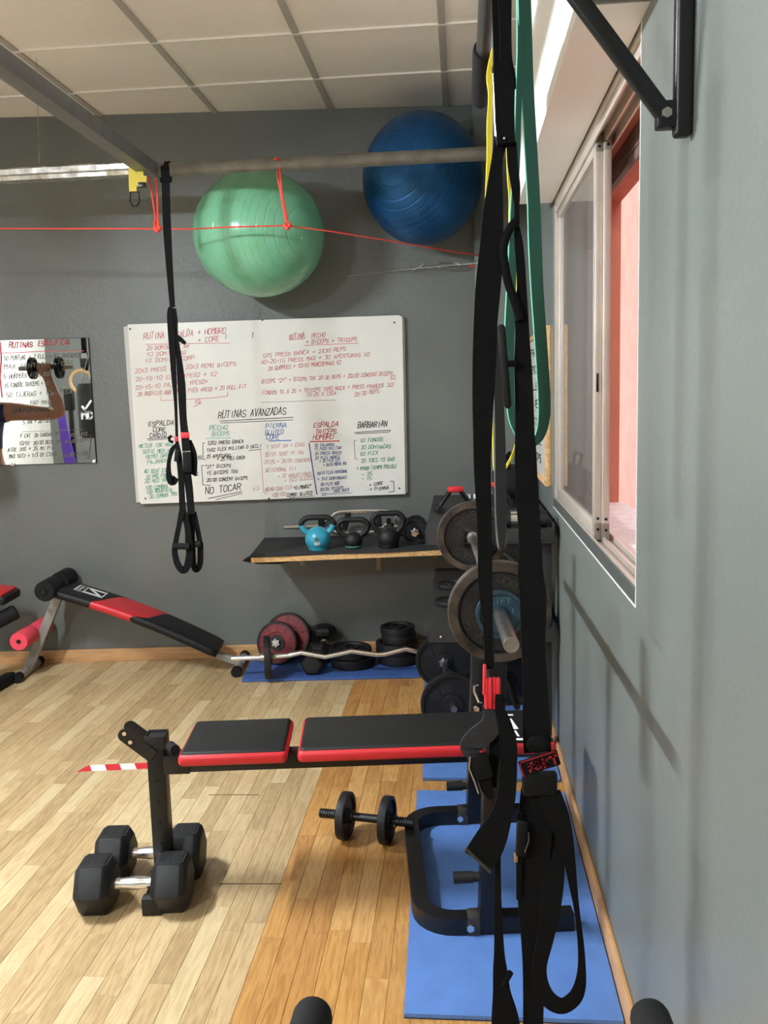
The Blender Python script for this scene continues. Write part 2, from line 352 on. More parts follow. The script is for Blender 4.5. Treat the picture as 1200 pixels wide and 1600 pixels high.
for k, (m, ls) in enumerate(rest.items()):
    me.materials.append(m)
    for v0, v1, u0, u1 in ls:
        u1 = min(u1, 4.9); n = len(vs_); e = 0.0004
        if v1 - v0 < 0.004: continue
        for z in (-0.007, 0.0): vs_ += [(v0 + e, u0 + e, z), (v1 - e, u0 + e, z), (v1 - e, u1 - e, z), (v0 + e, u1 - e, z)]
        fs_ += [(n + 4, n + 5, n + 6, n + 7), (n, n + 1, n + 5, n + 4), (n + 1, n + 2, n + 6, n + 5), (n + 2, n + 3, n + 7, n + 6), (n + 3, n, n + 4, n + 7)]; mi += [k] * 5
me.from_pydata(vs_, [], fs_); me.polygons.foreach_set('material_index', mi)
pf = bpy.data.objects.new('plank_field', me); COL.objects.link(pf); pf.parent = floor; pf['kind'] = 'stuff'; pf.location = -ROOT[floor]; pf.rotation_euler = (0, 0, -ANG)
g = G()
for a, b in (((326, 1242), (404, 1242)), ((342, 1381), (440, 1381))):
    p, q = PZ(*a), PZ(*b); g.box((p + q) / 2 + Vector((0, 0, 0.0004)), ((q - p).length, 0.004, 0.0008), Matrix.Rotation(math.atan2((q - p).y, (q - p).x), 3, 'Z'))
part(floor, 'board_joint', g, mat('dark joint', (96, 72, 48), 0.8), 'thin dark board end joints')

# walls
def struct(name, g, m, label, cat='wall'): return solo(name, label, cat, g, m, kind='structure')
g = G().box(((-4.9 + 0.9) / 2, D + 0.1, 1.4), (5.8, 0.2, 3.1)); wall_back = struct('wall_back', g, M_WALL, 'dark grey painted back wall behind the whiteboard and exercise balls')
# right wall with the window opening
WU0, WU1, WZ0, WZ1 = 1.765, 3.34, 0.915, 2.03; WT = 0.24
g = G()
g.rbox(WALL, WALL + WT, FRONT, WU0, -0.1, 2.9); g.rbox(WALL, WALL + WT, WU1, 4.75, -0.1, 2.9)
g.rbox(WALL, WALL + WT, WU0, WU1, -0.1, WZ0); g.rbox(WALL, WALL + WT, WU0, WU1, WZ1, 2.9)
struct('wall_right', g, M_WALLR, 'light grey painted right wall around the sliding window')
g = G().rbox(LEFT - 0.2, LEFT, FRONT - 0.2, 4.95, -0.1, 2.9); struct('wall_left', g, M_WHITEW, 'white left wall out of frame')
g = G().rbox(LEFT - 0.2, WALL + 0.3, FRONT - 0.2, FRONT, -0.1, 2.9); struct('wall_front', g, M_WALL, 'grey wall behind the camera')
g = G().box((0.475 + 0.19, D - 0.045, CEIL / 2), (0.38, 0.092, CEIL), bev=0.004); struct('trim_2', g, M_WALLR, 'shallow grey corner pier beside the blue ball', 'pier')
# baseboards
g = G().box((-2.1, D - 0.007, 0.034), (5.1, 0.014, 0.068), bev=0.003); struct('baseboard_back', g, M_SKIRT, 'wooden skirting board along the back wall', 'skirting board')
bb = thing('baseboard_right', 'wooden skirting board along the right wall, in two lengths', 'skirting board', RP(WALL, 2, 0), kind='structure')
part(bb, 'skirting_length', G().rbox(WALL - 0.014, WALL, FRONT, 2.135, 0, 0.066, 0.004), M_SKIRT); part(bb, 'skirting_length', G().rbox(WALL - 0.013, WALL, 2.138, 4.4, 0, 0.064, 0.004), M_SKIRT)
# ceiling: slab, grid bars, tiles
g = G().rbox(LEFT - 0.2, WALL + 0.3, FRONT - 0.2, 4.95, CEIL + 0.03, CEIL + 0.15)
ceil = solo('ceiling', 'suspended ceiling of square pale tiles in a metal grid', 'ceiling', g, M_TILE, (0, 0, CEIL), kind='structure')
TV, TU = 0.557, 0.495; tv0, tu0 = -0.046, 3.552
vlines = [tv0 + k * TV for k in range(-7, 2)]; ulines = [tu0 + k * TU for k in range(-13, 3)]
LAMPS = []
def lamp_cell(vm, um):
    return False
tile_me = {}
for i in range(len(vlines) - 1):
    for j in range(len(ulines) - 1):
        v0, v1, u0, u1 = max(vlines[i], LEFT), min(vlines[i + 1], WALL), max(ulines[j], FRONT), ulines[j + 1]
        if v1 - v0 < 0.03 or u1 - u0 < 0.03: continue
        vm, um = (v0 + v1) / 2, (u0 + u1) / 2
        k = (round(v1 - v0, 3), round(u1 - u0, 3))
        if k not in tile_me:
            gg = G().box((0, 0, 0), (k[0] - 0.006, k[1] - 0.006, 0.014), bev=0.002, seg=1); tm = bpy.data.meshes.new('ceiling_tile'); tm.from_pydata(gg.v, [], gg.f); tm.materials.append(M_TILE); tile_me[k] = tm
        if lamp_cell(vm, um): LAMPS.append((v0, v1, u0, u1)); continue
        o = bpy.data.objects.new('ceiling_tile', tile_me[k]); COL.objects.link(o); o.parent = ceil; o.location = RP(vm, um, CEIL + 0.011) - ROOT[ceil]; o.rotation_euler = (0, 0, -ANG)
for v in vlines:
    if LEFT < v < WALL: part(ceil, 'grid_bar', G().rbox(v - 0.013, v + 0.013, FRONT, 4.7, CEIL - 0.002, CEIL + 0.008), M_TBARD)
for u in ulines:
    part(ceil, 'grid_bar', G().rbox(LEFT, WALL, u - 0.006, u + 0.006, CEIL - 0.0035, CEIL + 0.0085), M_TBAR)
M_LAMP = emit_mat('lamp tube', (236, 245, 255), LAMP_STRENGTH)
for lv, lu, lab in ((-1.94, 2.0, 'white hanging tube lamp left of the bench, out of frame'), (-1.94, -0.9, 'added hanging tube lamp behind the camera, only for fill light')):  # lamp behind the camera is added, to brighten near floor and ceiling
    LZ_ = 2.30; t = thing('hanging_tube_lamp', lab, 'ceiling lamp', RP(lv, lu, LZ_ - 0.02), 'hanging tube lamps')
    h = G().rbox(lv - (0.065 if lu > 0 else 0.02), lv + (0.065 if lu > 0 else 0.02), lu - 0.33, lu + 0.33, LZ_ + 0.035, LZ_ + 0.06)
    for sv in ((-1, 1) if lu > 0 else ()): h.rbox(lv + sv * 0.065 - 0.004, lv + sv * 0.065 + 0.004, lu - 0.33, lu + 0.33, LZ_ + 0.004, LZ_ + 0.036)
    for su in ((-1, 1) if lu > 0 else ()): h.rbox(lv - 0.065, lv + 0.065, lu + su * 0.33 - 0.006, lu + su * 0.33 + 0.006, LZ_ + 0.004, LZ_ + 0.036)
    part(t, 'trough_housing', h, M_WHITEW); part(t, 'tube', G().cyl(RP(lv, lu - 0.3, LZ_), RP(lv, lu + 0.3, LZ_), 0.016, 16), M_LAMP)
    for su in (-1, 1):
        part(t, 'end_cap', G().cyl(RP(lv, lu + su * 0.3, LZ_), RP(lv, lu + su * 0.322, LZ_), 0.019, 16), M_WHITEW)
        part(t, 'hanger_wire', G().cyl(RP(lv, lu + su * 0.22, LZ_ + 0.06), RP(lv, lu + su * 0.22, CEIL), 0.0015, 6), M_STEEL)

# bulkhead over the window
bk = thing('trim_1', 'white boxed bulkhead over the window, grey at its near end', 'bulkhead', RP(0.28, 2.5, 2.02), kind='structure')
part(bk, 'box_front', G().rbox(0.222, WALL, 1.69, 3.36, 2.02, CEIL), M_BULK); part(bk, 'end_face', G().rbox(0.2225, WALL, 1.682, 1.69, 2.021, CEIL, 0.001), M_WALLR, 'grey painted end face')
# the window
win = thing('window_1', 'sliding aluminium window, both sashes pushed to the far side', 'window', RP(WALL, 2.5, WZ0), kind='structure')
fr = G()
fr.rbox(0.35, 0.425, WU0, WU1, WZ0, WZ0 + 0.022); fr.rbox(0.35, 0.425, WU0, WU1, WZ1 - 0.03, WZ1); fr.rbox(0.35, 0.425, WU1 - 0.032, WU1, WZ0, WZ1); fr.rbox(0.35, 0.425, WU0, WU0 + 0.02, WZ0, WZ1)
for vv in (0.352, 0.380, 0.408): fr.rbox(vv, vv + 0.004, WU0, WU1, WZ0 + 0.02, WZ0 + 0.036); fr.rbox(vv, vv + 0.005, WU0, WU1, WZ1 - 0.055, WZ1 - 0.028)
part(win, 'window_frame', fr, M_ALU); part(win, 'gasket', G().rbox(0.3452, 0.351, WU0 + 0.002, WU1 - 0.002, WZ0 + 0.001, WZ0 + 0.03), M_ALUD)
for v0, ua, ub in ((0.358, 2.41, 3.305), (0.3775, 2.395, 3.29)):
    sg = G(); za, zb = WZ0 + 0.025, WZ1 - 0.035
    sg.rbox(v0, v0 + 0.019, ua, ua + 0.04, za, zb, 0.002); sg.rbox(v0, v0 + 0.019, ub - 0.04, ub, za, zb, 0.002); sg.rbox(v0, v0 + 0.019, ua, ub, za, za + 0.05, 0.002); sg.rbox(v0, v0 + 0.019, ua, ub, zb - 0.045, zb, 0.002)
    so = part(win, 'sash', sg, M_ALU)
    part(so, 'pane', G().rbox(v0 + 0.007, v0 + 0.011, ua + 0.03, ub - 0.03, za + 0.04, zb - 0.04), M_GLASS)
    sc_ = G()
    for zz in (za + 0.03, za + 0.06, zb - 0.03): sc_.cyl(RP(v0 + 0.010, ua - 0.0015, zz), RP(v0 + 0.010, ua + 0.002, zz), 0.004, 8)
    part(so, 'screw_hole', sc_, M_BLACK)
    if v0 < 0.37: part(so, 'latch', G().rbox(v0 + 0.004, v0 + 0.010, ua - 0.004, ua + 0.004, 1.34, 1.39, 0.002), M_BLACK)
part(win, 'sealant', G().rbox(WALL - 0.0015, WALL + 0.004, WU0 - 0.0025, WU0 + 0.001, WZ0 - 0.003, WZ1), M_WHITE); part(win, 'sealant', G().rbox(WALL - 0.0015, WALL + 0.003, WU0, WU1 + 0.002, WZ0 - 0.0028, WZ0 + 0.0002), M_WHITE)
rv = G().rbox(0.425, WALL + WT, WU1 - 0.012, WU1, WZ0, WZ1); rv.rbox(0.425, WALL + WT, WU0, WU0 + 0.012, WZ0, WZ1); rv.rbox(0.425, WALL + WT + 0.002, WU0, WU1, WZ1 - 0.02, WZ1)
part(win, 'outer_reveal', rv, M_SALMON); part(win, 'outer_sill', G().rbox(0.425, WALL + WT + 0.02, WU0, WU1, WZ0 - 0.01, WZ0 + 0.012), M_SILL)
sh = G()
for k in range(3): sh.rbox(0.455, 0.468, WU0 + 0.02, WU1 - 0.02, 1.925 + k * 0.03, 1.952 + k * 0.03, 0.004)
sb = part(win, 'shutter_slat', sh, mat('brown shutter', (112, 92, 84), 0.5)); part(sb, 'guide_wheel', G().cyl(RP(0.44, 2.02, 1.915), RP(0.452, 2.02, 1.915), 0.018), M_STEEL)
g = G().rbox(1.45, 1.65, -1.5, 12.0, -0.3, 3.0); struct('wall_outside', g, M_PINK, 'pink stucco wall of the light well outside the window')
g = G().rbox(WALL + WT, 1.65, -1.5, 12.0, -0.35, -0.3); struct('ground_outside', g, M_SILL, 'pale paving at the foot of the light well', 'paving')

# ================================================================== BACK WALL THINGS
def plate_prof(R, T, hole=0.013, hub=0.3, rim=0.16):
    h = T / 2; return [(hole, -h), (R * hub, -h), (R * hub + .003, -h * .45), (R * (1 - rim) - .003, -h * .45), (R * (1 - rim), -h), (R * .985, -h), (R, -h * .6), (R, h * .6), (R * .985, h), (R * (1 - rim), h), (R * (1 - rim) - .003, h * .45), (R * hub + .003, h * .45), (R * hub, h), (hole, h)]
def plate(g, c, ax, R, T, **k): return g.lathe(plate_prof(R, T, **k), c, ax, 40, closed=True)
# exercise balls
def gym_ball(name, label, px, py, Y, r, m, sc, valve):
    c = P(px, py, Y); t = thing(name, label, 'exercise ball', c)
    b = part(t, 'ball_skin', G().sphere(c, r, 64, 32, sc), m, sharp=180)
    vd = Vector(valve).normalized(); vp = c + Vector((vd.x * sc[0], vd.y * sc[1], vd.z * sc[2])) * r
    part(t, 'valve_plug', G().lathe([(0.0, 0.003), (0.008, 0.003), (0.009, -0.003)], vp, vd, 16), MATS['ink grey'] if False else m)
    return t
gym_ball('exercise_ball', 'pale green inflated exercise ball hung against the grey wall', 405, 366, 4.2, 0.2985, ball_mat('green ball vinyl', (106, 170, 132), (120, 182, 146), (0.75, -0.6, -0.1), 0.16, 0.0), (1.01, 1.0, 0.95), (0.7, -0.65, -0.2))
gym_ball('exercise_ball', 'dark blue inflated exercise ball near the corner', 660, 280, 4.225, 0.276, ball_mat('blue ball vinyl', (22, 74, 124), (30, 88, 138), (-0.5, -0.8, 0.1), 0.36, 0.6), (1, 1, 1.06), (-0.5, -0.82, 0.12))
# pipe frame under the ceiling
PU, PZ_ = 3.7, 2.288; BV = -1.25
t = thing('cross_pipe', 'round grey steel pipe running in front of both exercise balls', 'pipe', RP(-0.4, PU, PZ_))
part(t, 'pipe_tube', G().cyl(RP(BV + 0.031, PU, PZ_), RP(WALL - 0.004, PU, PZ_), 0.027, 20), M_PIPE); part(t, 'wall_flange', G().cyl(RP(WALL - 0.008, PU, PZ_), RP(WALL - 0.001, PU, PZ_), 0.045, 20), M_PIPE)
t = thing('overhead_beam', 'square grey beam running overhead from the camera to the pipe', 'beam', RP(BV, 1.0, PZ_)); part(t, 'beam_tube', G().rbox(BV - 0.03, BV + 0.03, FRONT + 0.002, PU + 0.03, PZ_ - 0.028, PZ_ + 0.028, 0.003), M_BEAM); part(t, 'joint_bolt', G().cyl(RP(BV - 0.034, PU, PZ_), RP(BV - 0.029, PU, PZ_), 0.01, 6), M_STEEL)
t = thing('galvanised_channel', 'crinkled shiny galvanised channel at the left end of the pipe', 'metal channel', RP(-2.2, PU, PZ_))
g = G(); n = 40; rows = []
for i in range(n + 1):
    v = BV - 0.02 - i * 1.6 / n; j = lambda: random.uniform(-.003, .003)
    rows.append([RP(v, PU - .03 + j(), PZ_ - .03 + .012), RP(v, PU - .036 + j(), PZ_ - .003), RP(v, PU - .03 + j(), PZ_ + .006), RP(v, PU - .034 + j(), PZ_ + .026), RP(v, PU - .01, PZ_ + .036 + j()), RP(v, PU + .03, PZ_ + .036), RP(v, PU + .03, PZ_ - .018)])
for a, b in zip(rows, rows[1:]):
    for k in range(7): k2 = (k + 1) % 7; g.raw([a[k], a[k2], b[k2], b[k]], [(0, 1, 2, 3)])
b_ = bmesh.new(); part(t, 'channel_body', g, M_GALV, sharp=60)
wv = P(62, 262, 3.75); part(t, 'hanger_wire', G().cyl(Vector((wv.x, wv.y, PZ_ + .03)), Vector((wv.x + .02, wv.y, CEIL)), 0.0013, 6), M_STEEL)
# yellow strap with a ring on the channel
t = thing('yellow_strap', 'short yellow strap with a black metal ring looped over the galvanised channel', 'strap', P(212, 265, 3.58))
g = G(); strap(g, [(206, 258, 9), (207, 275, 11), (208, 300, 11)], 3.70, 0.004); strap(g, [(218, 262, 10), (219, 278, 11), (219, 292, 10)], 3.69, 0.004); strap(g, [(212, 281, 16), (229, 283, 14)], 3.685, .004)
part(t, 'webbing', g, M_YELW); part(t, 'buckle', G().box(P(222, 289, 3.68), (.03, .012, .02), bev=.003), M_BLACK)
ring = [P(204, 300, 3.69), P(203, 314, 3.69), P(207, 322, 3.69), P(214, 322, 3.69), P(218, 314, 3.69), P(217, 300, 3.69)]
part(t, 'ring', G().tube(ring, 0.0035, 8, closed=True), M_BLACK)
# red cord along the pipe
CY = 3.80
t = thing('red_cord', 'thin red cord strung under the pipe and tied to it with loops', 'cord', P(245, 357, CY))
c_ = [P(-160, 354, CY), P(0, 357, CY), P(245, 357.5, CY), P(300, 358, CY), P(350, 355, CY), P(448, 352.5, CY), P(520, 362, 3.92), P(620, 378, 4.1), P(700, 392, 4.25), P(749, 399, 4.41)]
part(t, 'line', G().tube(c_, 0.0031, 8), M_CORD)
g = G(); pz = PZ_ + .03
for pts in ([(232, 276), (237, 300), (245, 354)], [(243, 278), (246, 305), (247, 354)], [(433, 249), (434, 275), (442, 320), (448, 352)], [(437, 262), (440, 300), (450, 350)]):
    part(t, 'tie_loop', G().tube([P(x, y, 3.73 + (CY - 3.73) * (i / (len(pts) - 1))) for i, (x, y) in enumerate(pts)], 0.0042, 8), M_CORD)
g = G()
for x, y in ((246, 357), (449, 353)):
    g = G()
    for dx, dy in ((-3, 0), (3, -1), (0, 3)): g.sphere(P(x + dx, y + dy, CY - .004), 0.011, 10, 6)
    part(t, 'knot', g, M_CORD)
part(t, 'cord_end', G().tube([P(244, 357, CY), P(241, 348, CY - .01), P(243, 344, CY - .01)], 0.0042, 6), M_CORD); part(t, 'cord_turn', G().tube([P(428, 249, 3.72), P(433, 247, 3.7), P(437, 250, 3.72)], 0.0045, 6), M_CORD)
# wire with turnbuckle
t = thing('wire_turnbuckle', 'thin steel wire with a turnbuckle stretched along the back wall', 'wire', P(640, 420, 4.48))
part(t, 'wire', G().tube([P(540, 432, 4.5), P(600, 425, 4.49), P(645, 420, 4.48), P(748, 411, 4.40)], 0.0012, 6), M_STEEL)
part(t, 'turnbuckle', G().tube([P(682, 415, 4.45), P(688, 411, 4.45), P(716, 411, 4.44), P(719, 415, 4.44), P(714, 418, 4.44), P(688, 419, 4.45)], 0.003, 6, closed=True), M_STEEL)
part(t, 'hook', G().tube([P(644, 422, 4.47), P(655, 418, 4.47), P(661, 413, 4.47), P(657, 410, 4.47)], 0.003, 6), M_CHROME)
part(t, 'red_clip', G().box(P(738, 416, 4.41), (.02, .01, .012), bev=.003), M_RED)

# whiteboard
BY = D - 0.034
t = thing('whiteboard', 'large white board covered in handwritten workout routines', 'whiteboard', P(415, 780, BY))
def quad_slab(pts, Y, th): return G().prism([P(x, y, Y) for x, y in pts], (0, th, 0))
part(t, 'rear_panel', quad_slab([(193, 511), (200, 509), (632, 497), (637, 770), (213, 785)], D - 0.018, 0.016), M_BOARDE)
part(t, 'front_panel', quad_slab([(199.5, 507), (623, 492.5), (628.5, 495), (633.5, 772), (221, 787.5), (217, 783)], BY, 0.014), M_BOARD)
for x, y in ((203, 514), (616, 504), (227, 779), (624, 763), (410, 500), (420, 779)): part(t, 'screw', G().sphere(P(x, y, BY - .001), .0045, 10, 6), M_BLACK)
TX = BY - 0.0012; NB = Vector((0, -1, 0))
BLK = {}
def write(key, ink, text, x0, y0, x1, y1, cap, lw=1.1, Y=None, jit=.1):
    Y = Y or TX; g = BLK.setdefault((key, ink), G()); a, b = P(x0, y0, Y), P(x1, y1, Y); r = (b - a); w = r.length; r.normalize()
    up = NB.cross(r) * -1
    if up.z < 0: up = -up
    k = Y / F_PX; stroke_text(g, text, a, r, up, NB, w, cap * k * .9, lw * k * .72, jit * 1.3, .22)
def rule(key, ink, pts, lw=1.0, Y=None):
    Y = Y or TX; g = BLK.setdefault((key, ink), G())
    for a, b in zip(pts, pts[1:]): stroke_line(g, P(*a, Y), P(*b, Y), NB, lw * Y / F_PX)
W = write
W('back', 'red', 'RUTINA ESPALDA + HOMBRO', 224, 530, 352, 521, 10, 1.2); W('back', 'red', '+ CORE', 309, 535, 342, 533, 8); rule('back', 'red', [(228, 538), (359, 536)], .8)
for s_, a in (('20 DOMINADAS AM', (229, 547, 294, 544)), ('10 DOMIN. AG', (229, 557, 290, 554)), ('10 DOMIN. CORP', (226, 567, 303, 562)), ('20X3 PRESS AR + 20X3 REMO BICEPS', (211, 583, 368, 571)), ('20-15-10 ELEV ^PESO + X2', (212, 596, 338, 587)), ('20-15-10 PAJAROS ^PESO+', (212, 609, 324, 599)), ('20 RODILLO ABD MANOS PIES +PESO + 20 PULL FIT', (215, 619, 384, 607))): W('back', 'red', s_, *a, 6.5, .95)
rule('back', 'red', [(251, 620), (252, 626), (328, 622), (355, 619), (356, 612)], .8); W('back', 'red', 'X2', 305, 631, 313, 629, 6); rule('back', 'red', [(302, 636), (315, 629)], .8)
W('chest', 'red', 'RUTINA', 452, 530, 475, 527, 8, 1.2); W('chest', 'red', 'PECHO', 487, 528, 508, 526, 7); rule('chest', 'red', [(452, 531), (476, 529)], 1); W('chest', 'red', '+ BICEPS + TRICEPS', 478, 538, 557, 533, 7); rule('chest', 'red', [(476, 540), (560, 536)], .8)
for s_, a in (('5X5 PRESS BANCA + 2X30 REPS', (411, 559, 540, 548)), ('40-25-15 PRESS MAQ + 30 APERTURAS X2', (408, 569, 577, 556)), ('20 BURPEES + 10/10 MANCUERNAS X2', (419, 579, 532, 569)), ('BICEPS "21" + BICEPS TRX 20-30 REPS + 20/20 CONCENT BICEPS', (409, 599, 613, 586)), ('FONDOS 15 A 25 + TRICEPS TRAS NUCA + PRESS FRANCES ]X2', (410, 617, 614, 604)), ('15-25 X CADA', (479, 620, 525, 617)), ('20-30 REPS', (554, 620, 592, 613)), ('X2', (610, 594, 618, 591))): W('chest', 'red', s_, *a, 6.2, .95)
rule('chest', 'grey', [(407, 629), (525, 625)], .5)
W('title', 'black', 'RUTINAS AVANZADAS', 341, 654, 446, 647, 12, 1.5); rule('title', 'black', [(343, 658), (458, 652)], 1); rule('title', 'black', [(345, 661), (458, 656)], .9)
for s_, a, c in (('ESPALDA', (232, 666, 271, 664), 8), ('CORE', (239, 675, 258, 674), 7), ('CARDIO', (234, 684, 259, 682), 7)): W('cardio', 'black', s_, *a, c, 1.3)
rule('cardio', 'black', [(230, 686), (272, 682)], 1); rule('cardio', 'black', [(232, 688), (268, 685)], .9)
for s_, a in (('METER IDE MAX', (217, 700, 270, 697)), ('SERIE MED X2', (223, 709, 268, 706)), ('REMO BAR', (228, 717, 264, 714)), ('PAJAROS', (230, 725, 262, 722)), ('40 SENT ESP.', (225, 740, 266, 737)), ('10 PRO FOND', (228, 748, 264, 745)), ('20 RED MAX', (226, 755, 264, 752)), ('100 COMBAS', (227, 765, 262, 762)), ('100 MOUNTAIN', (229, 772, 268, 768)), ('30 COMBAS TRX', (234, 779, 276, 774))): W('cardio', 'green', s_, *a, 6.2, 1.1)
W('biceps', 'teal', 'PECHO', 327, 672, 355, 671, 8, 1.3); W('biceps', 'teal', 'BICEPS', 331, 681, 357, 680, 7, 1.2); rule('biceps', 'teal', [(322, 685), (360, 684)], 1)
for s_, a in (('12X2 PRESS BANCA', (324, 695, 380, 692)), ('15X2 FLEX MILITAR O DECLI', (323, 706, 408, 699)), ('25 APERTURAS', (323, 716, 360, 714)), ('+ 25 PULL-OVER', (339, 720, 382, 717)), ('X2', (310, 718, 315, 716)), ('"21" BICEPS', (320, 732, 360, 730)), ('15 BICEPS TRX', (323, 742, 371, 739)), ('20/20 CONCENT BICEPS', (323, 753, 386, 749)), ('X2', (304, 744, 310, 742))): W('biceps', 'black', s_, *a, 5.6, 1.1)
rule('biceps', 'black', [(320, 692), (317, 692.5), (317, 718), (321, 718)], .9); rule('biceps', 'black', [(319, 727), (315, 727.5), (317, 758), (329, 758)], .9); rule('biceps', 'black', [(389, 704), (408, 702)], .8)
W('biceps', 'black', 'NO TOCAR', 321, 772, 376, 765, 11, 1.5); rule('biceps', 'black', [(325, 779), (378, 768)], 1); rule('biceps', 'black', [(337, 781), (378, 771)], .9)
for s_, a in (('PIERNA', (415, 669, 447, 668)), ('GLUTEO', (414, 680, 442, 678)), ('CORE', (416, 687, 436, 686))): W('legs', 'blue', s_, *a, 8, 1.3)
rule('legs', 'blue', [(420, 689), (455, 688)], 1.6)
for s_, a in (('1 SENT GM + CUAD', (416, 701, 475, 697)), ('25/25 SENT 1P TRX', (414, 713, 474, 710)), ('25/25 + 25/25 ZANCADAS', (413, 725, 486, 721)), ('30 FEMORAL FIT', (414, 738, 462, 735)), ('+ 30 ABDUCCIONES', (434, 747, 486, 743)), ('+ 15X2 GLUTEO', (444, 754, 488, 749)), ('40/40 CUAD FLEX', (414, 768, 456, 764)), ('100/100', (425, 777, 446, 774)), ('X2', (396, 768, 405, 764))): W('legs', 'pink', s_, *a, 6, 1)
rule('legs', 'pink', [(407, 703), (412, 770), (416, 772)], .9)
W('legs', 'black', '"GIMNAS"', 458, 766, 486, 762, 6, 1.2); W('legs', 'black', 'COMBO GLUTEO', 448, 776, 487, 773, 6, 1.2); rule('legs', 'black', [(452, 778), (490, 775)], .8)
for s_, a in (('ESPALDA', (490, 668, 528, 666)), ('TRICEPS', (493, 679, 525, 677)), ('HOMBRO', (489, 687, 520, 686))): W('triceps', 'strong', s_, *a, 8, 1.4)
rule('triceps', 'strong', [(485, 690), (530, 689)], 1.8); rule('triceps', 'dblue', [(483, 693), (489, 735), (495, 772)], 1.8)
for s_, a in (('30 PAJAROS', (491, 698, 522, 697)), ('15 PASO MILITAR', (491, 704, 533, 702)), ('20 PRESS BRAZO', (492, 711, 533, 709)), ('20 FLEX MANCU', (492, 718, 530, 716)), ('+ 30 FLEX LAT', (499, 723, 531, 720)), ('+ 10/10 PRESS TRX', (505, 729, 541, 726)), ('10/10 FLEX PERSONAL', (495, 742, 543, 738)), ('+ 3+3 DOMINADAS', (496, 751, 541, 748)), ('20 FLEX ABD', (501, 759, 530, 757)), ('20/20 TRICEPS', (500, 767, 536, 764)), ('TRAS NUCA', (521, 770, 545, 767)), ('X2', (503, 775, 509, 774))): W('triceps', 'dblue', s_, *a, 4.8, .95)
rule('triceps', 'dblue', [(510, 772), (549, 770)], .8)
W('title', 'black', 'BARBARIAN', 559, 669, 604, 666, 10, 1.5); rule('title', 'black', [(554, 676), (610, 672)], 1); rule('title', 'black', [(556, 678), (608, 675), (610, 672)], .9)
for s_, a in (('50 FONDOS', (563, 691, 598, 689)), ('30 DOMINADAS', (564, 702, 610, 700)), ('60 FLEX', (563, 712, 590, 710)), ('30 TOES TO BAR', (564, 723, 616, 720)), ('+ MINOR TIEMPO POSIBLE', (557, 735, 619, 731)), ('- 25', (565, 744, 581, 742)), ('- 15', (565, 751, 580, 750))): W('barbarian', 'dgreen', s_, *a, 6, 1.1)
rule('barbarian', 'grey', [(557, 688), (553, 689), (555, 717), (559, 717)], .7)
W('title', 'black', '+ CORE', 577, 760, 598, 757, 5, 1.1); W('title', 'black', '+ PIERNA', 578, 767, 607, 764, 5, 1.1); rule('title', 'black', [(610, 752), (615, 752), (616, 768), (607, 769)], .9)
W('title', 'black', '1', 393, 527, 396, 527, 9, 1.2); W('title', 'black', 'I', 351, 529, 354, 529, 8, 1)
for (k, i), g_ in list(BLK.items()): part(t, 'handwriting', g_, INK[i], '%s marker handwriting' % dict(red='pale red', strong='red', dgreen='green', dblue='blue').get(i, i))['kind'] = 'stuff'
BLK.clear()

# mirror with marker writing
MY = D - 0.012; MX0 = -2.55
t = thing('mirror', 'frameless wall mirror with marker writing beside the whiteboard', 'mirror', P(150, 724, MY))
a, b = P(137.4, 528, MY), P(150, 722.5, MY)
part(t, 'mirror_glass', G().prism([a, b, Vector((MX0, MY, b.z)), Vector((MX0, MY, a.z))], (0, 0.008, 0)), M_MIRROR)
part(t, 'dark_edge', G().prism([a + Vector((.003, .0085, .003)), b + Vector((.003, .0085, -.003)), Vector((MX0 - .002, MY + .0085, b.z - .003)), Vector((MX0 - .002, MY + .0085, a.z + .003))], (0, .003, 0)), M_BLACK)
for x, y in ((20, 726), (147, 721)): part(t, 'clip', G().box(P(x, y, MY - .003), (.018, .008, .014), bev=.002), M_CHROME)
TM = MY - 0.0012
WM = lambda ink, s_, a, cap, lw=1.1: write('mirror', ink, s_, *a, cap, lw, TM, .12)
WM('strong', 'RUTINAS', (14, 543, 50, 542), 9, 1.8); WM('strong', 'ESPECIFICAS', (60, 541, 108, 538), 8, 1.6); rule('mirror', 'strong', [(2, 552), (66, 549), (131, 548)], 1, TM); rule('mirror', 'strong', [(0, 535), (2, 560), (0, 590), (3, 620)], 2.2, TM)
for s_, a, c in (('50 PUNTUAL + 7 FLEX + 60 ZANCADAS', (6, 563, 122, 558), 7), ('MAX SENT 1P + MAX', (6, 577, 114, 570), 7), ('6 BURPEES + 20 TRX', (6, 592, 78, 587), 7), ('15 FONDOS TRICEPS + 12', (7, 606, 76, 601), 7), ('50 TIJERAS + TRAS FOCA', (10, 621, 112, 615), 7), ('150 MAS', (46, 632, 78, 631), 6), ('EXPERIMENTADOS', (19, 646, 76, 642), 6), ('5 TRX + 20 PULL', (36, 663, 80, 659), 7), ('F CAT, 20 CARGAS 1P', (32, 684, 90, 681), 6), ('PULL FIT', (111, 683, 136, 681), 6), ('10/10, 30/30 DECK 1P', (30, 696, 92, 693), 6), ('BURPEES CAMARA', (102, 693, 140, 689), 5), ('AIRE 20S + 25 MI PIN', (12, 706, 84, 702), 6), ('MAX SUT2 + 1/3 OT CIDAS', (14, 716, 88, 712), 6), ('10 ABD BLANCO', (100, 714, 136, 711), 6)): WM('grey' if s_ != 'EXPERIMENTADOS' else 'black', s_, a, c)
rule('mirror', 'grey', [(34, 675), (130, 671)], .6, TM); rule('mirror', 'black', [(136, 680), (143, 680), (139, 716), (135, 716)], .9, TM)
for (k, i), g_ in list(BLK.items()): part(t, 'handwriting', g_, INK[i], '%s marker handwriting' % dict(strong='red').get(i, i))['kind'] = 'stuff'

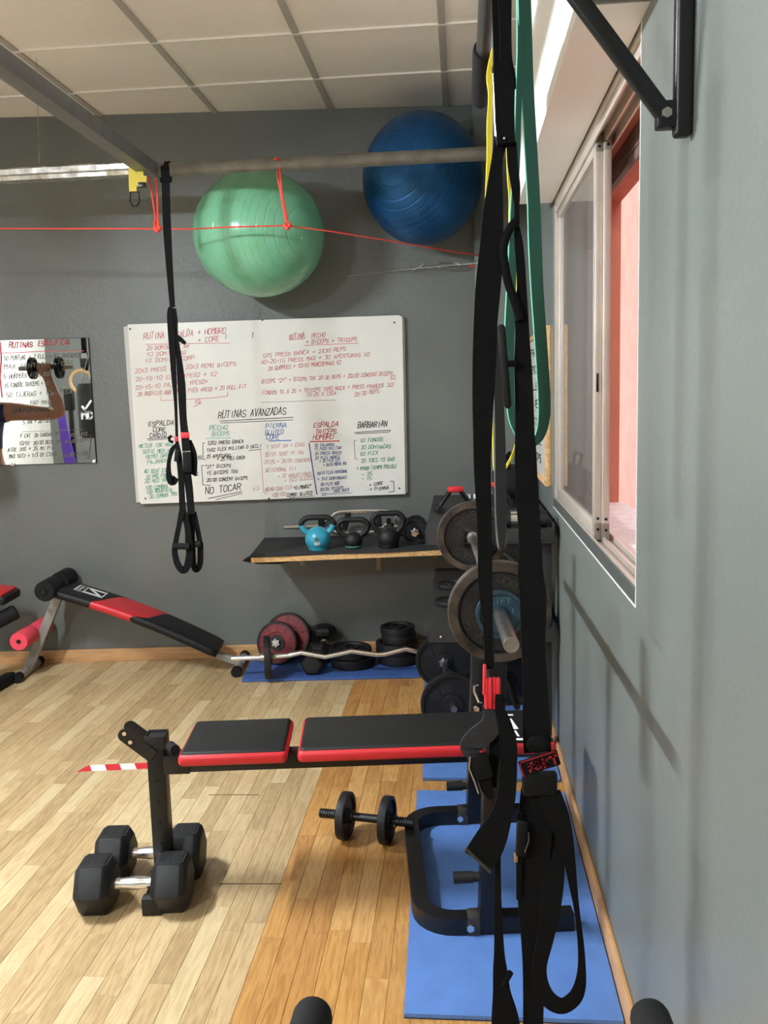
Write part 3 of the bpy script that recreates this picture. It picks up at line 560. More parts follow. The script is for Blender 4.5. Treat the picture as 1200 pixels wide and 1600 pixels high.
# framed paper board on the right wall beyond the window
t = thing('framed_board', 'white notice board in a thin wooden frame beyond the window', 'notice board', RP(WALL, 3.85, 0.99))
part(t, 'paper', G().rbox(WALL - .012, WALL - .002, 3.44, 4.30, 1.0, 1.57), M_BOARD)
g = G(); g.rbox(WALL - .022, WALL, 3.42, 3.445, .98, 1.59, .003); g.rbox(WALL - .022, WALL, 4.295, 4.32, .98, 1.59, .003); g.rbox(WALL - .022, WALL, 3.445, 4.295, .98, 1.0, .003); g.rbox(WALL - .022, WALL, 3.445, 4.295, 1.57, 1.59, .003)
part(t, 'frame', g, M_WOOD)
g = G()
for k in range(7): stroke_text(g, ['PRESS', 'REMO X3', 'FLEX', '20 REPS', 'X2', 'CORE', 'BICEPS'][k], RP(WALL - .0135, 4.2, 1.5 - k * .075), -U, ZZ, -V, .5, .03, .006, .1)
part(t, 'handwriting', g, INK['black'])

# shelf with kettlebells
SZ = 0.632
t = thing('wall_shelf', 'pine wall shelf topped with a black rubber sheet', 'shelf', (-0.1, 4.25, SZ - .03))
sp = [Vector((-.615, 3.985, 0)), Vector((.46, 4.06, 0)), Vector((.46, D - .002, 0)), Vector((-.625, D - .002, 0))]
part(t, 'board', G().prism([p + Vector((0, 0, SZ - .032)) for p in sp], (0, 0, .024)), M_WOOD)
g = G(); n = 24; top, bot = [], []
for i in range(n + 1):
    f = i / n; fr_ = sp[0].lerp(sp[1], f) + Vector((-.005 + .004 * math.sin(9 * f), -.006 - .004 * math.sin(14 * f), 0)); bk_ = sp[3].lerp(sp[2], f) + Vector((.004, -.002, 0))
    lift = .004 * max(0, math.sin(8 * f + .4)) + .0005
    top.append((fr_ + Vector((0, 0, SZ - .0085 + lift)), fr_ + Vector((0, 0, SZ + lift * .6)), bk_ + Vector((0, 0, SZ)), bk_ + Vector((0, 0, SZ - .008))))
for a, b in zip(top, top[1:]):
    for k in range(4): k2 = (k + 1) % 4; g.raw([a[k], a[k2], b[k2], b[k]], [(0, 1, 2, 3)])
g.raw(list(top[0]), [(0, 1, 2, 3)]); g.raw(list(top[-1]), [(3, 2, 1, 0)]); part(t, 'rubber_sheet', g, M_RUBD)
part(t, 'rubber_flap', G().sweep([Vector((-.62, 4.0 + 0.0, SZ - .004)), Vector((-.632, 4.02, SZ - .02)), Vector((-.60, 4.05, SZ - .042)), Vector((-.5, 4.06, SZ - .046)), Vector((-.45, 4.07, SZ - .04))], [.06] * 5, [Vector((-.3, -.1, 1))] * 5, .006), M_RUBD)
for px in (472.5, 592.5, 681):
    x = P(px, 880, 4.49).x; zb = {387: .5, 472.5: .48, 592.5: .445, 681: .5}[px]
    b_ = part(t, 'bracket', G().box((x, D - .004, (SZ - .032 + zb) / 2), (.026, .005, SZ - .032 - zb), bev=.001).box((x, 4.31, SZ - .035), (.026, .38, .005), bev=.001), mat('zinc bracket', (150, 140, 120), .5, .5))
    part(b_, 'screw', G().sphere((x, D - .008, zb + .02), .006, 8, 5), M_STEEL)
def kettlebell(label, px, base_py, Y, R, hw, hh, mb, mh, base_r, ringm=None, tr=.0135, lo=0.0):
    c = P(px, base_py, Y); c.z = SZ + .001; t = thing('kettlebell', label, 'kettlebell', c, 'kettlebells on the wall shelf')
    prof = []; zc = R * .82
    prof.append((0, 0)); prof.append((base_r, 0)); prof.append((base_r * 1.02, .004))
    for k in range(1, 15):
        a = -math.pi / 2 + math.pi * k / 15; r = R * math.cos(a); z = zc + R * math.sin(a)
        if z > .008 and (r > base_r * .98 or z > zc): prof.append((r, z))
    prof.append((0, zc + R)); part(t, 'bell_body', G().lathe(prof, c, ZZ, 32), mb)
    zt = zc + R * .45; top = c.z + hh; z0 = c.z + zc + R * .35
    pts = smooth_pts([(R * .55, z0), (hw * .42, z0 + (top - z0) * .25), (hw * .5, z0 + (top - z0) * .55), (hw * .44, top - tr * 1.9), (hw * .28, top - tr), (0, top - tr), (-hw * .28, top - tr), (-hw * .44, top - tr * 1.9), (-hw * .5, z0 + (top - z0) * .55), (-hw * .42, z0 + (top - z0) * .25), (-R * .55, z0)], 4)
    V3 = [Vector((c.x + x, c.y, z)) for x, z in pts]; k = 7 if mh is not mb else 0
    if k:
        n = len(V3); part(t, 'handle', G().tube(V3[k:n - k], tr, 12), mh); part(t, 'horn', G().tube(V3[:k + 1], tr * 1.02, 12), mb); part(t, 'horn', G().tube(V3[n - k - 1:], tr * 1.02, 12), mb)
    else: part(t, 'handle', G().tube(V3, tr, 12), mh)
    if ringm: part(t, 'base_ring', G().lathe([(base_r * 1.0, .006), (base_r * 1.1, .006), (base_r * 1.1, .013), (base_r, .013)], c, ZZ, 32, closed=True), ringm)
    return t, c, R, zc
t, c, R, zc = kettlebell('turquoise kettlebell with a black handle', 497, 849, 4.11, .060, .150, .165, M_TURQ, M_RUB, .043)
g = G(); o_ = c + Vector((-.011, -R - .0006, zc + .003)); stroke_text(g, '8', o_ + Vector((.005, 0, -.004)), Vector((1, 0, 0)), ZZ, NB, .014, .016, .005, 0, 0); stroke_text(g, 'KG', o_ + Vector((0, .001, -.022)), Vector((1, 0, 0)), ZZ, NB, .024, .011, .004, 0, 0); part(t, 'weight_mark', g, M_WHITE)
kettlebell('small black kettlebell with a thin green base ring and wide square handle', 552, 846, 4.12, .044, .142, .148, M_RUB, M_RUB, .036, mat('green ring', (60, 120, 100), .5))
kettlebell('largest black kettlebell, right of the green-ringed one', 607, 844, 4.12, .053, .144, .174, M_RUB, M_RUB, .045, M_BLACK)
t = thing('triceps_bar', 'chrome bent triceps bar lying behind the kettlebells', 'weight bar', P(540, 822, 4.36))
bar = [(443, 824), (500, 822), (512, 816), (524, 803), (545, 800), (600, 799.5), (613, 803), (620, 812), (624, 822), (622, 830)]
part(t, 'bent_bar', G().tube([P(*p, 4.37) for p in smooth_pts(bar, 3)], .010, 10), M_CHROME)
part(t, 'lower_bar', G().tube([P(*p, 4.34) for p in smooth_pts([(512, 826), (525, 832), (540, 833), (575, 832), (600, 829)], 3)], .009, 10), M_CHROME)
for a_ in ((502, 813, (.03, .05, .05), 0), (541, 815, (.03, .03, .085), .3), (592, 812, (.028, .03, .07), 0)): part(t, 'grip_sleeve', G().box(P(a_[0], a_[1], 4.36), a_[2], Matrix.Rotation(a_[3], 3, 'Y'), bev=.004), M_FOAM)
def star_nut(g, c, ax, r=.02, h=.016):
    ax = Vector(ax).normalized(); prof = []
    ref = ZZ if abs(ax.z) < .9 else Vector((1, 0, 0)); e1 = (ref - ax * ref.dot(ax)).normalized(); e2 = ax.cross(e1)
    poly = []
    for k in range(24):
        a = 2 * math.pi * k / 24; rr = r * (1 if k % 4 < 2 else .72); poly.append(Vector(c) + (e1 * math.cos(a) + e2 * math.sin(a)) * rr)
    g.prism(poly, ax * h)
def adj_dumbbell(label, c, ax, L, R, T, gap, group=None, thread=False, nut=M_CHROME, pm=M_RUB, barm=M_CHROME, n=1):
    ax = Vector(ax).normalized(); t = thing('adjustable_dumbbell', label, 'dumbbell', Vector((c.x, c.y, c.z - R)), group)
    part(t, 'bar', G().cyl(c - ax * L / 2, c + ax * L / 2, .0125, 16), barm)
    for s_ in (-1, 1):
        for k in range(n): part(t, 'weight_plate', plate(G(), c + ax * s_ * (gap / 2 + T * (k + .5)), ax, R * (1 - .1 * k), T), pm)
        g = G(); p = c + ax * s_ * (gap / 2 + T * n); star_nut(g, p, ax * s_, .021, .016); part(t, 'star_collar', g, nut)
        part(t, 'inner_collar', G().cyl(c + ax * s_ * (gap / 2 - .014), c + ax * s_ * gap / 2, .02, 16), pm)
        if thread:
            g = G()
            for k in range(9): q = c + ax * s_ * (L / 2 - .004 - k * .0075); g.lathe([(.0125, -.002), (.0148, -.001), (.0148, .001), (.0125, .002)], q, ax, 14)
            part(t, 'thread', g, pm)
    return t
c = P(650, 829, 4.16); c.z = SZ + .062; adj_dumbbell('black plate dumbbell with chrome star collar at the right end of the shelf', Vector((c.x, 4.25, c.z)), (0.06, 1, 0), .30, .06, .022, .11)
c = P(637, 815, 4.4); adj_dumbbell('small plate dumbbell pushed back against the wall on the shelf', Vector((c.x - .05, 4.435, SZ + .048)), (1, .05, 0), .18, .046, .02, .07)

# ================================================================== FLOOR THINGS AT THE BACK
MT = 0.012
def mat_slab(label, corners, z=0.0, m=None):
    t = thing('exercise_mat', label, 'mat', sum(corners, Vector()) / 4, 'blue mats on the floor')
    part(t, 'mat_top', G().prism([p + Vector((0, 0, .003)) for p in corners], (0, 0, MT - .003)), m or M_MAT); part(t, 'mat_underside', G().prism(corners, (0, 0, .003)), M_MATE); return t
mat_slab('near blue mat under the weight bench', [RP(-.142, 1.757), RP(.328, 1.757), RP(.328, 2.85), RP(-.165, 2.85)])
mat_slab('middle blue mat under the plates, along the right wall', [RP(-.15, 2.95), RP(.328, 2.95), RP(.328, 4.03), RP(-.185, 4.03)])
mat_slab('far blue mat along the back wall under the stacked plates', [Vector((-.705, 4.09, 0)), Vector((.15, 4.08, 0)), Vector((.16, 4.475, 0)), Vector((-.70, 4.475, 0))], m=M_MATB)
# red plates leaning on the wall
def leaning_plate(label, x, Yb, R, T, lean, yaw, m, rimm):
    ax = (Matrix.Rotation(yaw, 3, 'Z') @ Matrix.Rotation(-lean, 3, 'X')) @ Vector((0, -1, 0)); up = (Matrix.Rotation(yaw, 3, 'Z') @ Matrix.Rotation(-lean, 3, 'X')) @ ZZ
    c = Vector((x, Yb, MT)) + up * R * 1.0; c.z += abs(ax.z) * T / 2
    t = thing('weight_plate', label, 'weight plate', Vector((x, Yb, MT)), 'plates on the far blue mat')
    h = T / 2
    part(t, 'rim', G().lathe([(R * .9, -h), (R * .98, -h), (R, -h * .6), (R, h * .6), (R * .98, h), (R * .9, h)], c, ax, 48, closed=True), rimm)
    part(t, 'disc', G().lathe([(.03, -h * .6), (R * .9, -h * .6), (R * .9, h * .6), (R * .52, h * .75), (R * .5, h * .3), (.03, h * .3)], c, ax, 48, closed=True), m)
    part(t, 'hub', G().lathe([(.0, -h), (.04, -h), (.04, h * .9), (0.013, h * .9)], c, ax, 24), M_RUB)
    g = G(); star_nut(g, c + ax * h * .9, ax, .022, .014); part(t, 'collar', g, M_STEEL)
    g = G(); R2 = R * .72; ref = up; e2 = ax.cross(up)
    for k in range(10):
        a = 2 * math.pi * k / 10; d_ = up * math.cos(a) + e2 * math.sin(a); stroke_line(g, c + d_ * R * .6 + ax * (h * .78), c + d_ * R * .84 + ax * (h * .66), ax, .004)
    part(t, 'raised_mark', g, rimm); return t
M_DR = mat('dark red cast plate', (104, 14, 20), .5, .1, var=.15, scale=20)
xa = P(447, 1010, 4.36).x; leaning_plate('red weight plate with a dark rim leaning on the wall', xa, 4.375, .122, .026, .22, -.25, M_DR, M_IRON)
xb = P(431, 1020, 4.3).x; leaning_plate('front red weight plate leaning on the other red plate', xb, 4.315, .108, .026, .20, -.25, M_DR, M_IRON)
def flat_plate(label, c, R, T, tilt=0, m=M_RUB):
    ax = Matrix.Rotation(tilt, 3, 'Y') @ ZZ; t = thing('weight_plate', label, 'weight plate', Vector((c.x, c.y, c.z - T / 2)), 'plates on the far blue mat')
    part(t, 'disc', plate(G(), c, ax, R, T, hole=.026, hub=.32, rim=.2), m); part(t, 'hub_ring', G().lathe([(.026, T * .3), (.04, T * .5), (.04, T * .56), (.026, T * .56)], c, ax, 24, closed=True), M_BLACK); return t
x1 = P(550, 1030, 4.27).x
flat_plate('lower of the two wide black plates lying flat', Vector((x1 + .006, 4.285, MT + .0225)), .112, .045); flat_plate('upper of the two wide black plates lying flat, slightly tilted', Vector((x1 - .008, 4.29, MT + .071)), .107, .04, .035)
x2 = P(622, 1010, 4.3).x; z_ = MT
for lab, R_, T_, dx in (('bottom plate of the tall black stack', .106, .05, .004), ('second plate from the bottom of the tall black stack', .108, .055, -.004), ('third plate up in the tall black stack, smaller', .088, .04, .006), ('top plate of the tall black stack', .087, .036, .0)):
    flat_plate(lab, Vector((x2 + dx, 4.32, z_ + T_ / 2 + .0005)), R_, T_); z_ += T_ + .001
# hex dumbbells
def hex_dumbbell(label, c, ax, f2f, hl, grip, up=ZZ, group=None, mark=None, gm=M_CHROME):
    ax = Vector(ax).normalized(); up = (up - ax * up.dot(ax)).normalized(); sd = ax.cross(up); t = thing('hex_dumbbell', label, 'dumbbell', c - up * f2f / 2 if abs(ax.z) < .5 else c - ZZ * (grip / 2 + hl), group)
    ap = f2f / 2; r = ap / math.cos(math.pi / 6)
    hx = lambda k, rr: (up * math.sin(math.pi / 3 * k) + sd * math.cos(math.pi / 3 * k)) * rr
    for s_ in (-1, 1):
        a0 = c + ax * s_ * grip / 2; vs_ = []; fs_ = []
        rings = [(0, .70), (.014, .93), (.02, 1.0), (hl - .018, 1.0), (hl - .006, .9), (hl, .72)]
        for h, k_ in rings: vs_ += [a0 + ax * s_ * h + hx(k, r * k_) for k in range(6)]
        for i in range(len(rings) - 1):
            for k in range(6): k2 = (k + 1) % 6; fs_.append((i * 6 + k, i * 6 + k2, i * 6 + 6 + k2, i * 6 + 6 + k))
        fs_ += [tuple(range(6)), tuple(range((len(rings) - 1) * 6, len(rings) * 6))]
        b = bmesh.new(); bv = [b.verts.new(v) for v in vs_]
        for f in fs_: b.faces.new([bv[i] for i in f])
        bmesh.ops.bevel(b, geom=b.edges[:], offset=.0022, segments=2, affect='EDGES', profile=.5)
        h_ = part(t, 'hex_head', G().bm(b), M_RUB, sharp=25)
        if mark:
            g = G(); face = up; mid = a0 + ax * s_ * hl / 2 + up * (ap + .0004); rt = sd if sd.x < 0 else sd
            w_ = .024; pts = [mid + ax * a * .036 + sd * b_ * w_ for a, b_ in ((-1, -1), (1, -1), (1, 1), (-1, 1))]
            for p_, q_ in zip(pts, pts[1:] + pts[:1]): stroke_line(g, p_, q_, up, .0022)
            stroke_text(g, mark, mid + sd * .013 - ax * .014, ax, -sd, up, .032, .026, .0032, 0, 0)
            part(h_, 'weight_mark', g, mat('grey emboss', (46, 46, 48), .6))
    part(t, 'grip', G().tube([c + ax * f * grip * .52 for f in (-1, -.86, -.7, -.35, 0, .35, .7, .86, 1)], [.0165, .0165, .0145, .0165, .018, .0165, .0145, .0165, .0165], 20), gm); return t
hex_dumbbell('black hex dumbbell lying beside the red plates', Vector((P(492, 1030, 4.2).x, 4.235, MT + .0535)), (.1, 1, 0), .105, .07, .09, group='small hex dumbbells on the far mat')
hex_dumbbell('black hex dumbbell standing on end against the back wall', Vector((P(500, 1005, 4.4).x + .018, 4.415, MT + .085)), (0, 0, 1), .115, .06, .05, Vector((0, 1, 0)), group='small hex dumbbells on the far mat')
# EZ curl bar
EY = 4.105; ez = [(362, 1029), (418, 1027), (452, 1024), (470, 1019.5), (508, 1026.5), (549, 1017.5), (588, 1023), (600, 1022.5), (634, 1014), (652, 1018), (672, 1017.5), (700, 1016.5)]
lf = P(418, 1063, EY); zc_ = .107 + MT
t = thing('ez_curl_bar', 'zigzag chrome curl bar with one thin plate on its left end', 'weight bar', Vector((-.2, EY, MT)))
g = G()
q = []
for i, (x, y) in enumerate(ez): p = P(x, y, EY); q.append(p)
g.tube(q[:3], .0125, 14); g.tube(q[2:], .0125, 14); part(t, 'bar', g, M_CHROME, sharp=60)
pc = P(418, 1027, EY); part(t, 'end_plate', plate(G(), Vector((pc.x, EY, pc.z)), (1, .12, 0), pc.z - MT - .0005, .03), M_IRON); part(t, 'collar', G().cyl(pc - Vector((.032, 0, 0)), pc - Vector((.014, 0, 0)), .022, 16), M_STEEL); part(t, 'collar', G().cyl(pc + Vector((.016, 0, 0)), pc + Vector((.03, 0, 0)), .018, 16), M_STEEL)
pe = P(708, 1016.5, EY); part(t, 'far_plate', plate(G(), Vector((pe.x, EY, pc.z)), (1, .05, 0), pc.z - MT - .0005, .03), M_IRON)

# short loaded bar on the middle mat (plates face the camera)
t = thing('loaded_bar', 'short bar with two black plates lying on the middle mat beside the bench', 'weight bar', Vector((P(700, 1100, 3.6).x, 3.6, MT)))
pa = P(693, 1034, 3.9); pb = P(708, 1120, 3.33); Rp = .127; pa.z = pb.z = MT + Rp
axb = (pb - pa).normalized(); part(t, 'bar', G().cyl(pa - axb * .12, pb + axb * .06, .0125, 16), M_STEEL)
for p_ in (pa, pb):
    o = part(t, 'weight_plate', plate(G(), p_, axb, Rp, .032, hub=.32, rim=.1), M_RUB)
    e1 = axb.cross(ZZ).normalized(); g = G(); e1 = Vector((1, 0, .55)).normalized(); e2 = axb.cross(e1); e2 = e2 if e2.z > 0 else -e2
    stroke_text(g, '10 KG', p_ + axb * .0092 - e1 * .06 + e2 * .055, e1, e2, axb, .085, .024, .0035, 0, 0); part(o, 'raised_mark', g, mat('grey emboss', (46, 46, 48), .6))
g = G(); star_nut(g, pa + axb * .02, axb, .024, .018); part(t, 'star_collar', g, M_CHROME)
t2 = thing('cable_handle', 'small chrome cable handle hung on the loaded bar', 'cable handle', P(695, 1085, 3.82))
hp = [P(687, 1057, 3.80), P(693, 1066, 3.78), P(701, 1076, 3.76)]; part(t2, 'rod', G().tube(hp, .006, 10), M_CHROME); part(t2, 'block', G().box(P(702, 1052, 3.8), (.035, .03, .03), Matrix.Rotation(.6, 3, 'Y'), bev=.003), M_SILVER)
part(t2, 'strap', G().tube([P(686, 1060, 3.8), P(694, 1080, 3.77), P(712, 1072, 3.77), P(718, 1063, 3.78)], .005, 8), M_SILVER)

# dumbbell rack along the right wall
RV0, RV1, RU0, RU1 = -.13, .325, 3.10, 4.22
t = thing('dumbbell_rack', 'dark grey two-tier steel dumbbell rack against the right wall', 'rack', RP(.1, 3.66, 0))
M_RACK = mat('dark grey rack steel', (44, 43, 42), .6, .1, var=.06, scale=12)
for zt in (.862, .505):
    g = G(); g.rbox(RV0, RV1, RU0, RU1, zt - .008, zt); g.rbox(RV0, RV1, RU0, RU0 + .006, zt - .048, zt - .008); g.rbox(RV0, RV1, RU1 - .006, RU1, zt - .048, zt - .008); g.rbox(RV0, RV0 + .006, RU0, RU1, zt - .048, zt - .008); g.rbox(RV1 - .006, RV1, RU0, RU1, zt - .048, zt + .02)
    o = part(t, 'tray', g, M_RACK); part(o, 'bolt', G().sphere(RP(RV0 + .05, RU0 - .001, zt - .028), .006, 8, 5).sphere(RP(RV1 - .05, RU0 - .001, zt - .028), .006, 8, 5), M_STEEL)
for u_ in (RU0 + .03, RU1 - .07): part(t, 'post', G().rbox(RV1 - .055, RV1 - .008, u_, u_ + .04, MT, .82, .003), M_RACK); part(t, 'foot', G().rbox(RV0 + .1, RV1 - .008, u_, u_ + .04, MT, MT + .04, .003), M_RACK); part(t, 'brace', G().rbox(RV0 + .16, RV1 - .05, u_ + .005, u_ + .035, .44, .458), M_RACK); part(t, 'brace', G().rbox(RV0 + .16, RV1 - .05, u_ + .005, u_ + .035, .795, .815), M_RACK)
TZ = .863
def row_handle(label, v, u, rot):
    c = RP(v, u, TZ); t = thing('row_handle', label, 'cable handle', c, 'red topped handles on the rack'); R_ = Matrix.Rotation(rot, 3, 'Z'); f = lambda x, y, z: c + R_ @ Vector((x, y, z))
    part(t, 'frame', G().tube([f(-.075, 0, .011), f(-.02, .0, .085), f(.02, 0, .085), f(.075, 0, .011)], .0105, 8), M_BLACK); part(t, 'red_top', G().box(f(0, 0, .09), (.062, .034, .022), R_, .006), M_RED)
    [part(t, 'grip', G().cyl(f(q_, -.07, .0135), f(q_, .07, .0135), .0135, 12), M_FOAM) for q_ in (-.075, .075)]; return t
c = PZ(712, 798, TZ); v_, u_ = c.dot(V), c.dot(U); row_handle('black triangle handle with a red top at the left of the rack', v_, u_, .1); c = PZ(772, 790, TZ); row_handle('black triangle handle with a red top behind the hanging straps', c.dot(V), c.dot(U), -.2)
c = PZ(737, 778, TZ); c.z = TZ + .001; g = G(); star_nut(g, c, ZZ, .032, .02); star_nut(g, c + Vector((.05, .02, 0)), ZZ, .03, .02); solo('star_collars', 'pair of chrome star collars lying on the top tray', 'collar', g, M_CHROME)
def small_db(label, v, u, z, m=M_RUB, L=.2, r=.02, group='short dumbbells on the rack'):
    c = RP(v, u, z + r); t = thing('short_dumbbell', label, 'dumbbell', RP(v, u, z), group); part(t, 'end_cap', G().cyl(c + V * L * .22, c + V * L * .5, r, 18), m); part(t, 'end_cap', G().cyl(c - V * L * .5, c - V * L * .22, r, 18), m); part(t, 'grip', G().cyl(c - V * L * .22, c + V * L * .22, r * .78, 16), M_CHROME); return t
small_db('short black dumbbell nearest on the top tray by the window', .215, 3.17, TZ, L=.18, r=.028); small_db('second short black dumbbell on the top tray by the window', .215, 3.27, TZ, L=.17, r=.026)
t = thing('gym_bag', 'slumped black bag on the rack under the notice board', 'bag', RP(.2, 3.75, TZ)); part(t, 'bag_body', G().box(RP(.23, 4.03, TZ + .075), (.16, .28, .15), RM, .06, 4), M_FOAM); part(t, 'strap', G().tube([RP(.22, 3.93, TZ + .12), RP(.2, 3.92, TZ + .2), RP(.22, 4.0, TZ + .21), RP(.22, 4.1, TZ + .13)], .008, 8), M_WEB); part(t, 'side_panel', G().rbox(.145, .152, 3.94, 4.12, TZ + .03, TZ + .12, .003), M_VINYL)
LZ = .506
for k, (px, py) in enumerate(((706, 917), (705, 943))):
    c = PZ(px, py, LZ); c.z = LZ + .009; t = thing('small_plate', ['small black plate at the back of the lower tray', 'small black plate at the front left of the lower tray'][k], 'weight plate', c - Vector((0, 0, .008)), 'small plates on the lower tray'); part(t, 'disc', plate(G(), c, ZZ, .068, .016), M_RUB); part(t, 'hub', G().lathe([(.013, .006), (.022, .006), (.022, .011), (.013, .011)], c, ZZ, 20, closed=True), M_RUB)
t = thing('vinyl_dumbbell', 'olive green vinyl dumbbell on the lower tray behind the barbell', 'dumbbell', RP(.12, 3.4, LZ)); c = RP(.12, 3.42, LZ + .045)
part(t, 'head', G().box(c - U * .06, (.085, .06, .088), RM, .02, 3), M_LIME); part(t, 'head', G().box(c + U * .06, (.085, .06, .088), RM, .02, 3), M_LIME); part(t, 'grip', G().cyl(c - U * .05, c + U * .05, .016, 14), M_LIME)
t = thing('hex_dumbbell', 'black dumbbell at the wall end of the lower tray', 'dumbbell', RP(.26, 3.2, LZ)); c = RP(.262, 3.22, LZ + .055); part(t, 'head', G().lathe([(.03, 0), (.054, .01), (.054, .055), (.03, .065)], c - U * .11, U, 6), M_RUB); part(t, 'head', G().lathe([(.03, 0), (.054, .01), (.054, .055), (.03, .065)], c + U * .045, U, 6), M_RUB); part(t, 'grip', G().cyl(c - U * .05, c + U * .05, .015, 14), M_CHROME)
# red-rimmed plate on a bar leaning behind the bench
c = P(794, 1072, 3.65); c.z = MT + .115; a_ = Vector((-.04, -1, 0)).normalized(); t = thing('loaded_short_bar', 'short worn bar with a red-edged black plate behind the bench', 'weight bar', Vector((c.x, c.y, MT)))
part(t, 'weight_plate', plate(G(), c, a_, .112, .026), M_RUB); part(t, 'red_rim', G().lathe([(.1105, -.009), (.1148, -.009), (.1148, .009), (.1105, .009)], c, a_, 40, closed=True), M_RVINYL); part(t, 'bar', G().cyl(c - a_ * .2, c + a_ * .34, .0125, 14), M_IRON); part(t, 'weight_plate', plate(G(), c - a_ * .14, a_, .112, .026), M_RUB); part(t, 'collar', G().cyl(c + a_ * .013, c + a_ * .05, .024, 14), M_BLACK)

# ================================================================== SIT-UP BENCH AT THE LEFT
t = thing('situp_bench', 'decline sit-up bench with black and red pad and foam rollers', 'exercise bench', Vector((-1.3, 4.3, 0)))
YC = 4.315; A0 = P(96, 921, 4.3); A1 = P(343, 1017, 4.3); A0 = Vector((A0.x, YC, A0.z)); A1 = Vector((A1.x, YC, A1.z + .006)); HW = .125; TH = .045
dl = (A1 - A0); LL = dl.length; dn = dl.normalized(); up = Vector((-dn.z, 0, dn.x))
def pad_sec(s_):
    bow = .022 * math.sin(math.pi * min(1, max(0, s_))) * 1.0; c = A0 + dl * s_ + up * bow; w = HW * (1 - .10 * s_ - .25 * max(0, (s_ - .94) / .06) ** 2 * .6); hh = TH / 2; out = []
    for k in range(20):
        a = 2 * math.pi * k / 20; cx, sx_ = math.cos(a), math.sin(a); e = .38
        out.append(c + Vector((0, 1, 0)) * (w * math.copysign(abs(cx) ** e, cx)) + up * (hh * math.copysign(abs(sx_) ** e, sx_)))
    return out
NS = 20
def cut(k): w_ = (1 + math.cos(2 * math.pi * k / 20)) / 2; return .215 + .2 * w_ ** 1.6, .455 + .2 * w_ ** .7
for nm, m, ra in (('pad', M_VINYL, 0), ('red_panel', M_RVINYL, 1), ('pad', M_VINYL, 2)):
    g = G(); vv = []; ff = []
    for i in range(NS + 1):
        for k in range(20):
            lo, hi = cut(k); s0, s1 = ((0, lo), (lo, hi), (hi, 1))[ra]; vv.append(pad_sec(s0 + (s1 - s0) * i / NS)[k])
    for i in range(NS):
        for k in range(20): k2 = (k + 1) % 20; ff.append((i * 20 + k, i * 20 + k2, i * 20 + 20 + k2, i * 20 + 20 + k))
    if ra == 0: ff.append(tuple(range(20)))
    if ra == 2: ff.append(tuple(NS * 20 + k for k in range(20)))
    part(t, nm, g.raw(vv, ff), m, sharp=60)
def on_pad(s_, w_): bow = .022 * math.sin(math.pi * s_); return A0 + dl * s_ + up * (bow + TH / 2 + .0012) + Vector((0, w_ * HW, 0))
g = G(); q = [on_pad(.075, .55), on_pad(.24, .55), on_pad(.24, -.25), on_pad(.075, -.25)]
for a, b in zip(q, q[1:] + q[:1]): stroke_line(g, a, b, up, .006)
stroke_line(g, on_pad(.125, .55), on_pad(.125, -.25), up, .005)
stroke_line(g, on_pad(.14, -.15), on_pad(.225, -.15), up, .016); stroke_line(g, on_pad(.225, -.12), on_pad(.145, .42), up, .018); stroke_line(g, on_pad(.145, .45), on_pad(.225, .45), up, .016)
stroke_text(g, 'PRO', on_pad(.085, .42), -Vector((0, 1, 0)), -dn * -1, up, .07, .016, .004, 0, 0); part(t, 'printed_mark', g, M_WHITE, 'white boxed letter mark')
# frame
fr0 = P(82, 935, YC - .0); ft = Vector((P(45, 1045, YC).x, YC, .03)); tp = Vector((A0.x - .02, YC, A0.z - .03))
part(t, 'front_leg', G().box((ft + tp) / 2, (.045, .03, (tp - ft).length), Matrix.Rotation(math.atan2(tp.x - ft.x, tp.z - ft.z), 3, 'Y'), .003), M_SILVER)
part(t, 'rail', G().box((A0 + A1) / 2 - up * .02 + dn * .02, (LL * .9, .03, .02), Matrix.Rotation(math.atan2(-dl.z, dl.x), 3, 'Y'), .003), M_BLACK)
fx = P(376, 1040, YC).x; part(t, 'rear_leg', G().box(((A1.x + fx) / 2 + .0, YC, (A1.z - .04 + .035) / 2), (fx - A1.x + .05, .03, .034), Matrix.Rotation(math.atan2(A1.z - .07, fx - A1.x), 3, 'Y'), .003), M_SILVER)
for x_, nm in ((ft.x, 'front'), (fx, 'rear')):
    o = part(t, 'foot_tube', G().cyl((x_, YC - .13, .024), (x_, YC + .13, .024), .02, 16), M_SILVER); part(o, 'end_cap', G().cyl((x_, YC - .15, .025), (x_, YC - .115, .025), .0245, 16), M_FOAM); part(o, 'end_cap', G().cyl((x_, YC + .115, .025), (x_, YC + .15, .025), .0245, 16), M_FOAM)
def roller(c, r, y0, y1, m, hole=True):
    g = G(); g.lathe([(.012, 0), (r * .93, 0), (r, .008), (r, y1 - y0 - .008), (r * .93, y1 - y0), (.012, y1 - y0)], Vector((c.x, y0, c.z)), (0, 1, 0), 28, closed=True); return g
c = P(86, 921, 4.3); c.z += .02; part(t, 'foam_roller', roller(c, .05, 4.16, 4.30, M_FOAM), M_FOAM); part(t, 'foam_roller', roller(c + Vector((.012, 0, .008)), .05, 4.33, 4.47, M_FOAM), M_FOAM); part(t, 'roller_axle', G().cyl((c.x, 4.15, c.z), (c.x, 4.48, c.z), .012, 12), M_BLACK)
c = P(48, 990, 4.3); part(t, 'pink_roller', roller(c, .045, 4.15, 4.30, M_PINKF), M_PINKF, 'pink foam roller'); part(t, 'pink_roller', roller(c + Vector((.01, 0, 0)), .045, 4.335, 4.47, M_PINKF), M_PINKF, 'pink foam roller'); part(t, 'roller_axle', G().cyl((c.x, 4.155, c.z), (c.x, 4.465, c.z), .0115, 12), M_BLACK)
part(t, 'adjust_knob', G().cyl(P(66, 990, 4.34), P(70, 996, 4.38), .016, 12), M_BLACK)
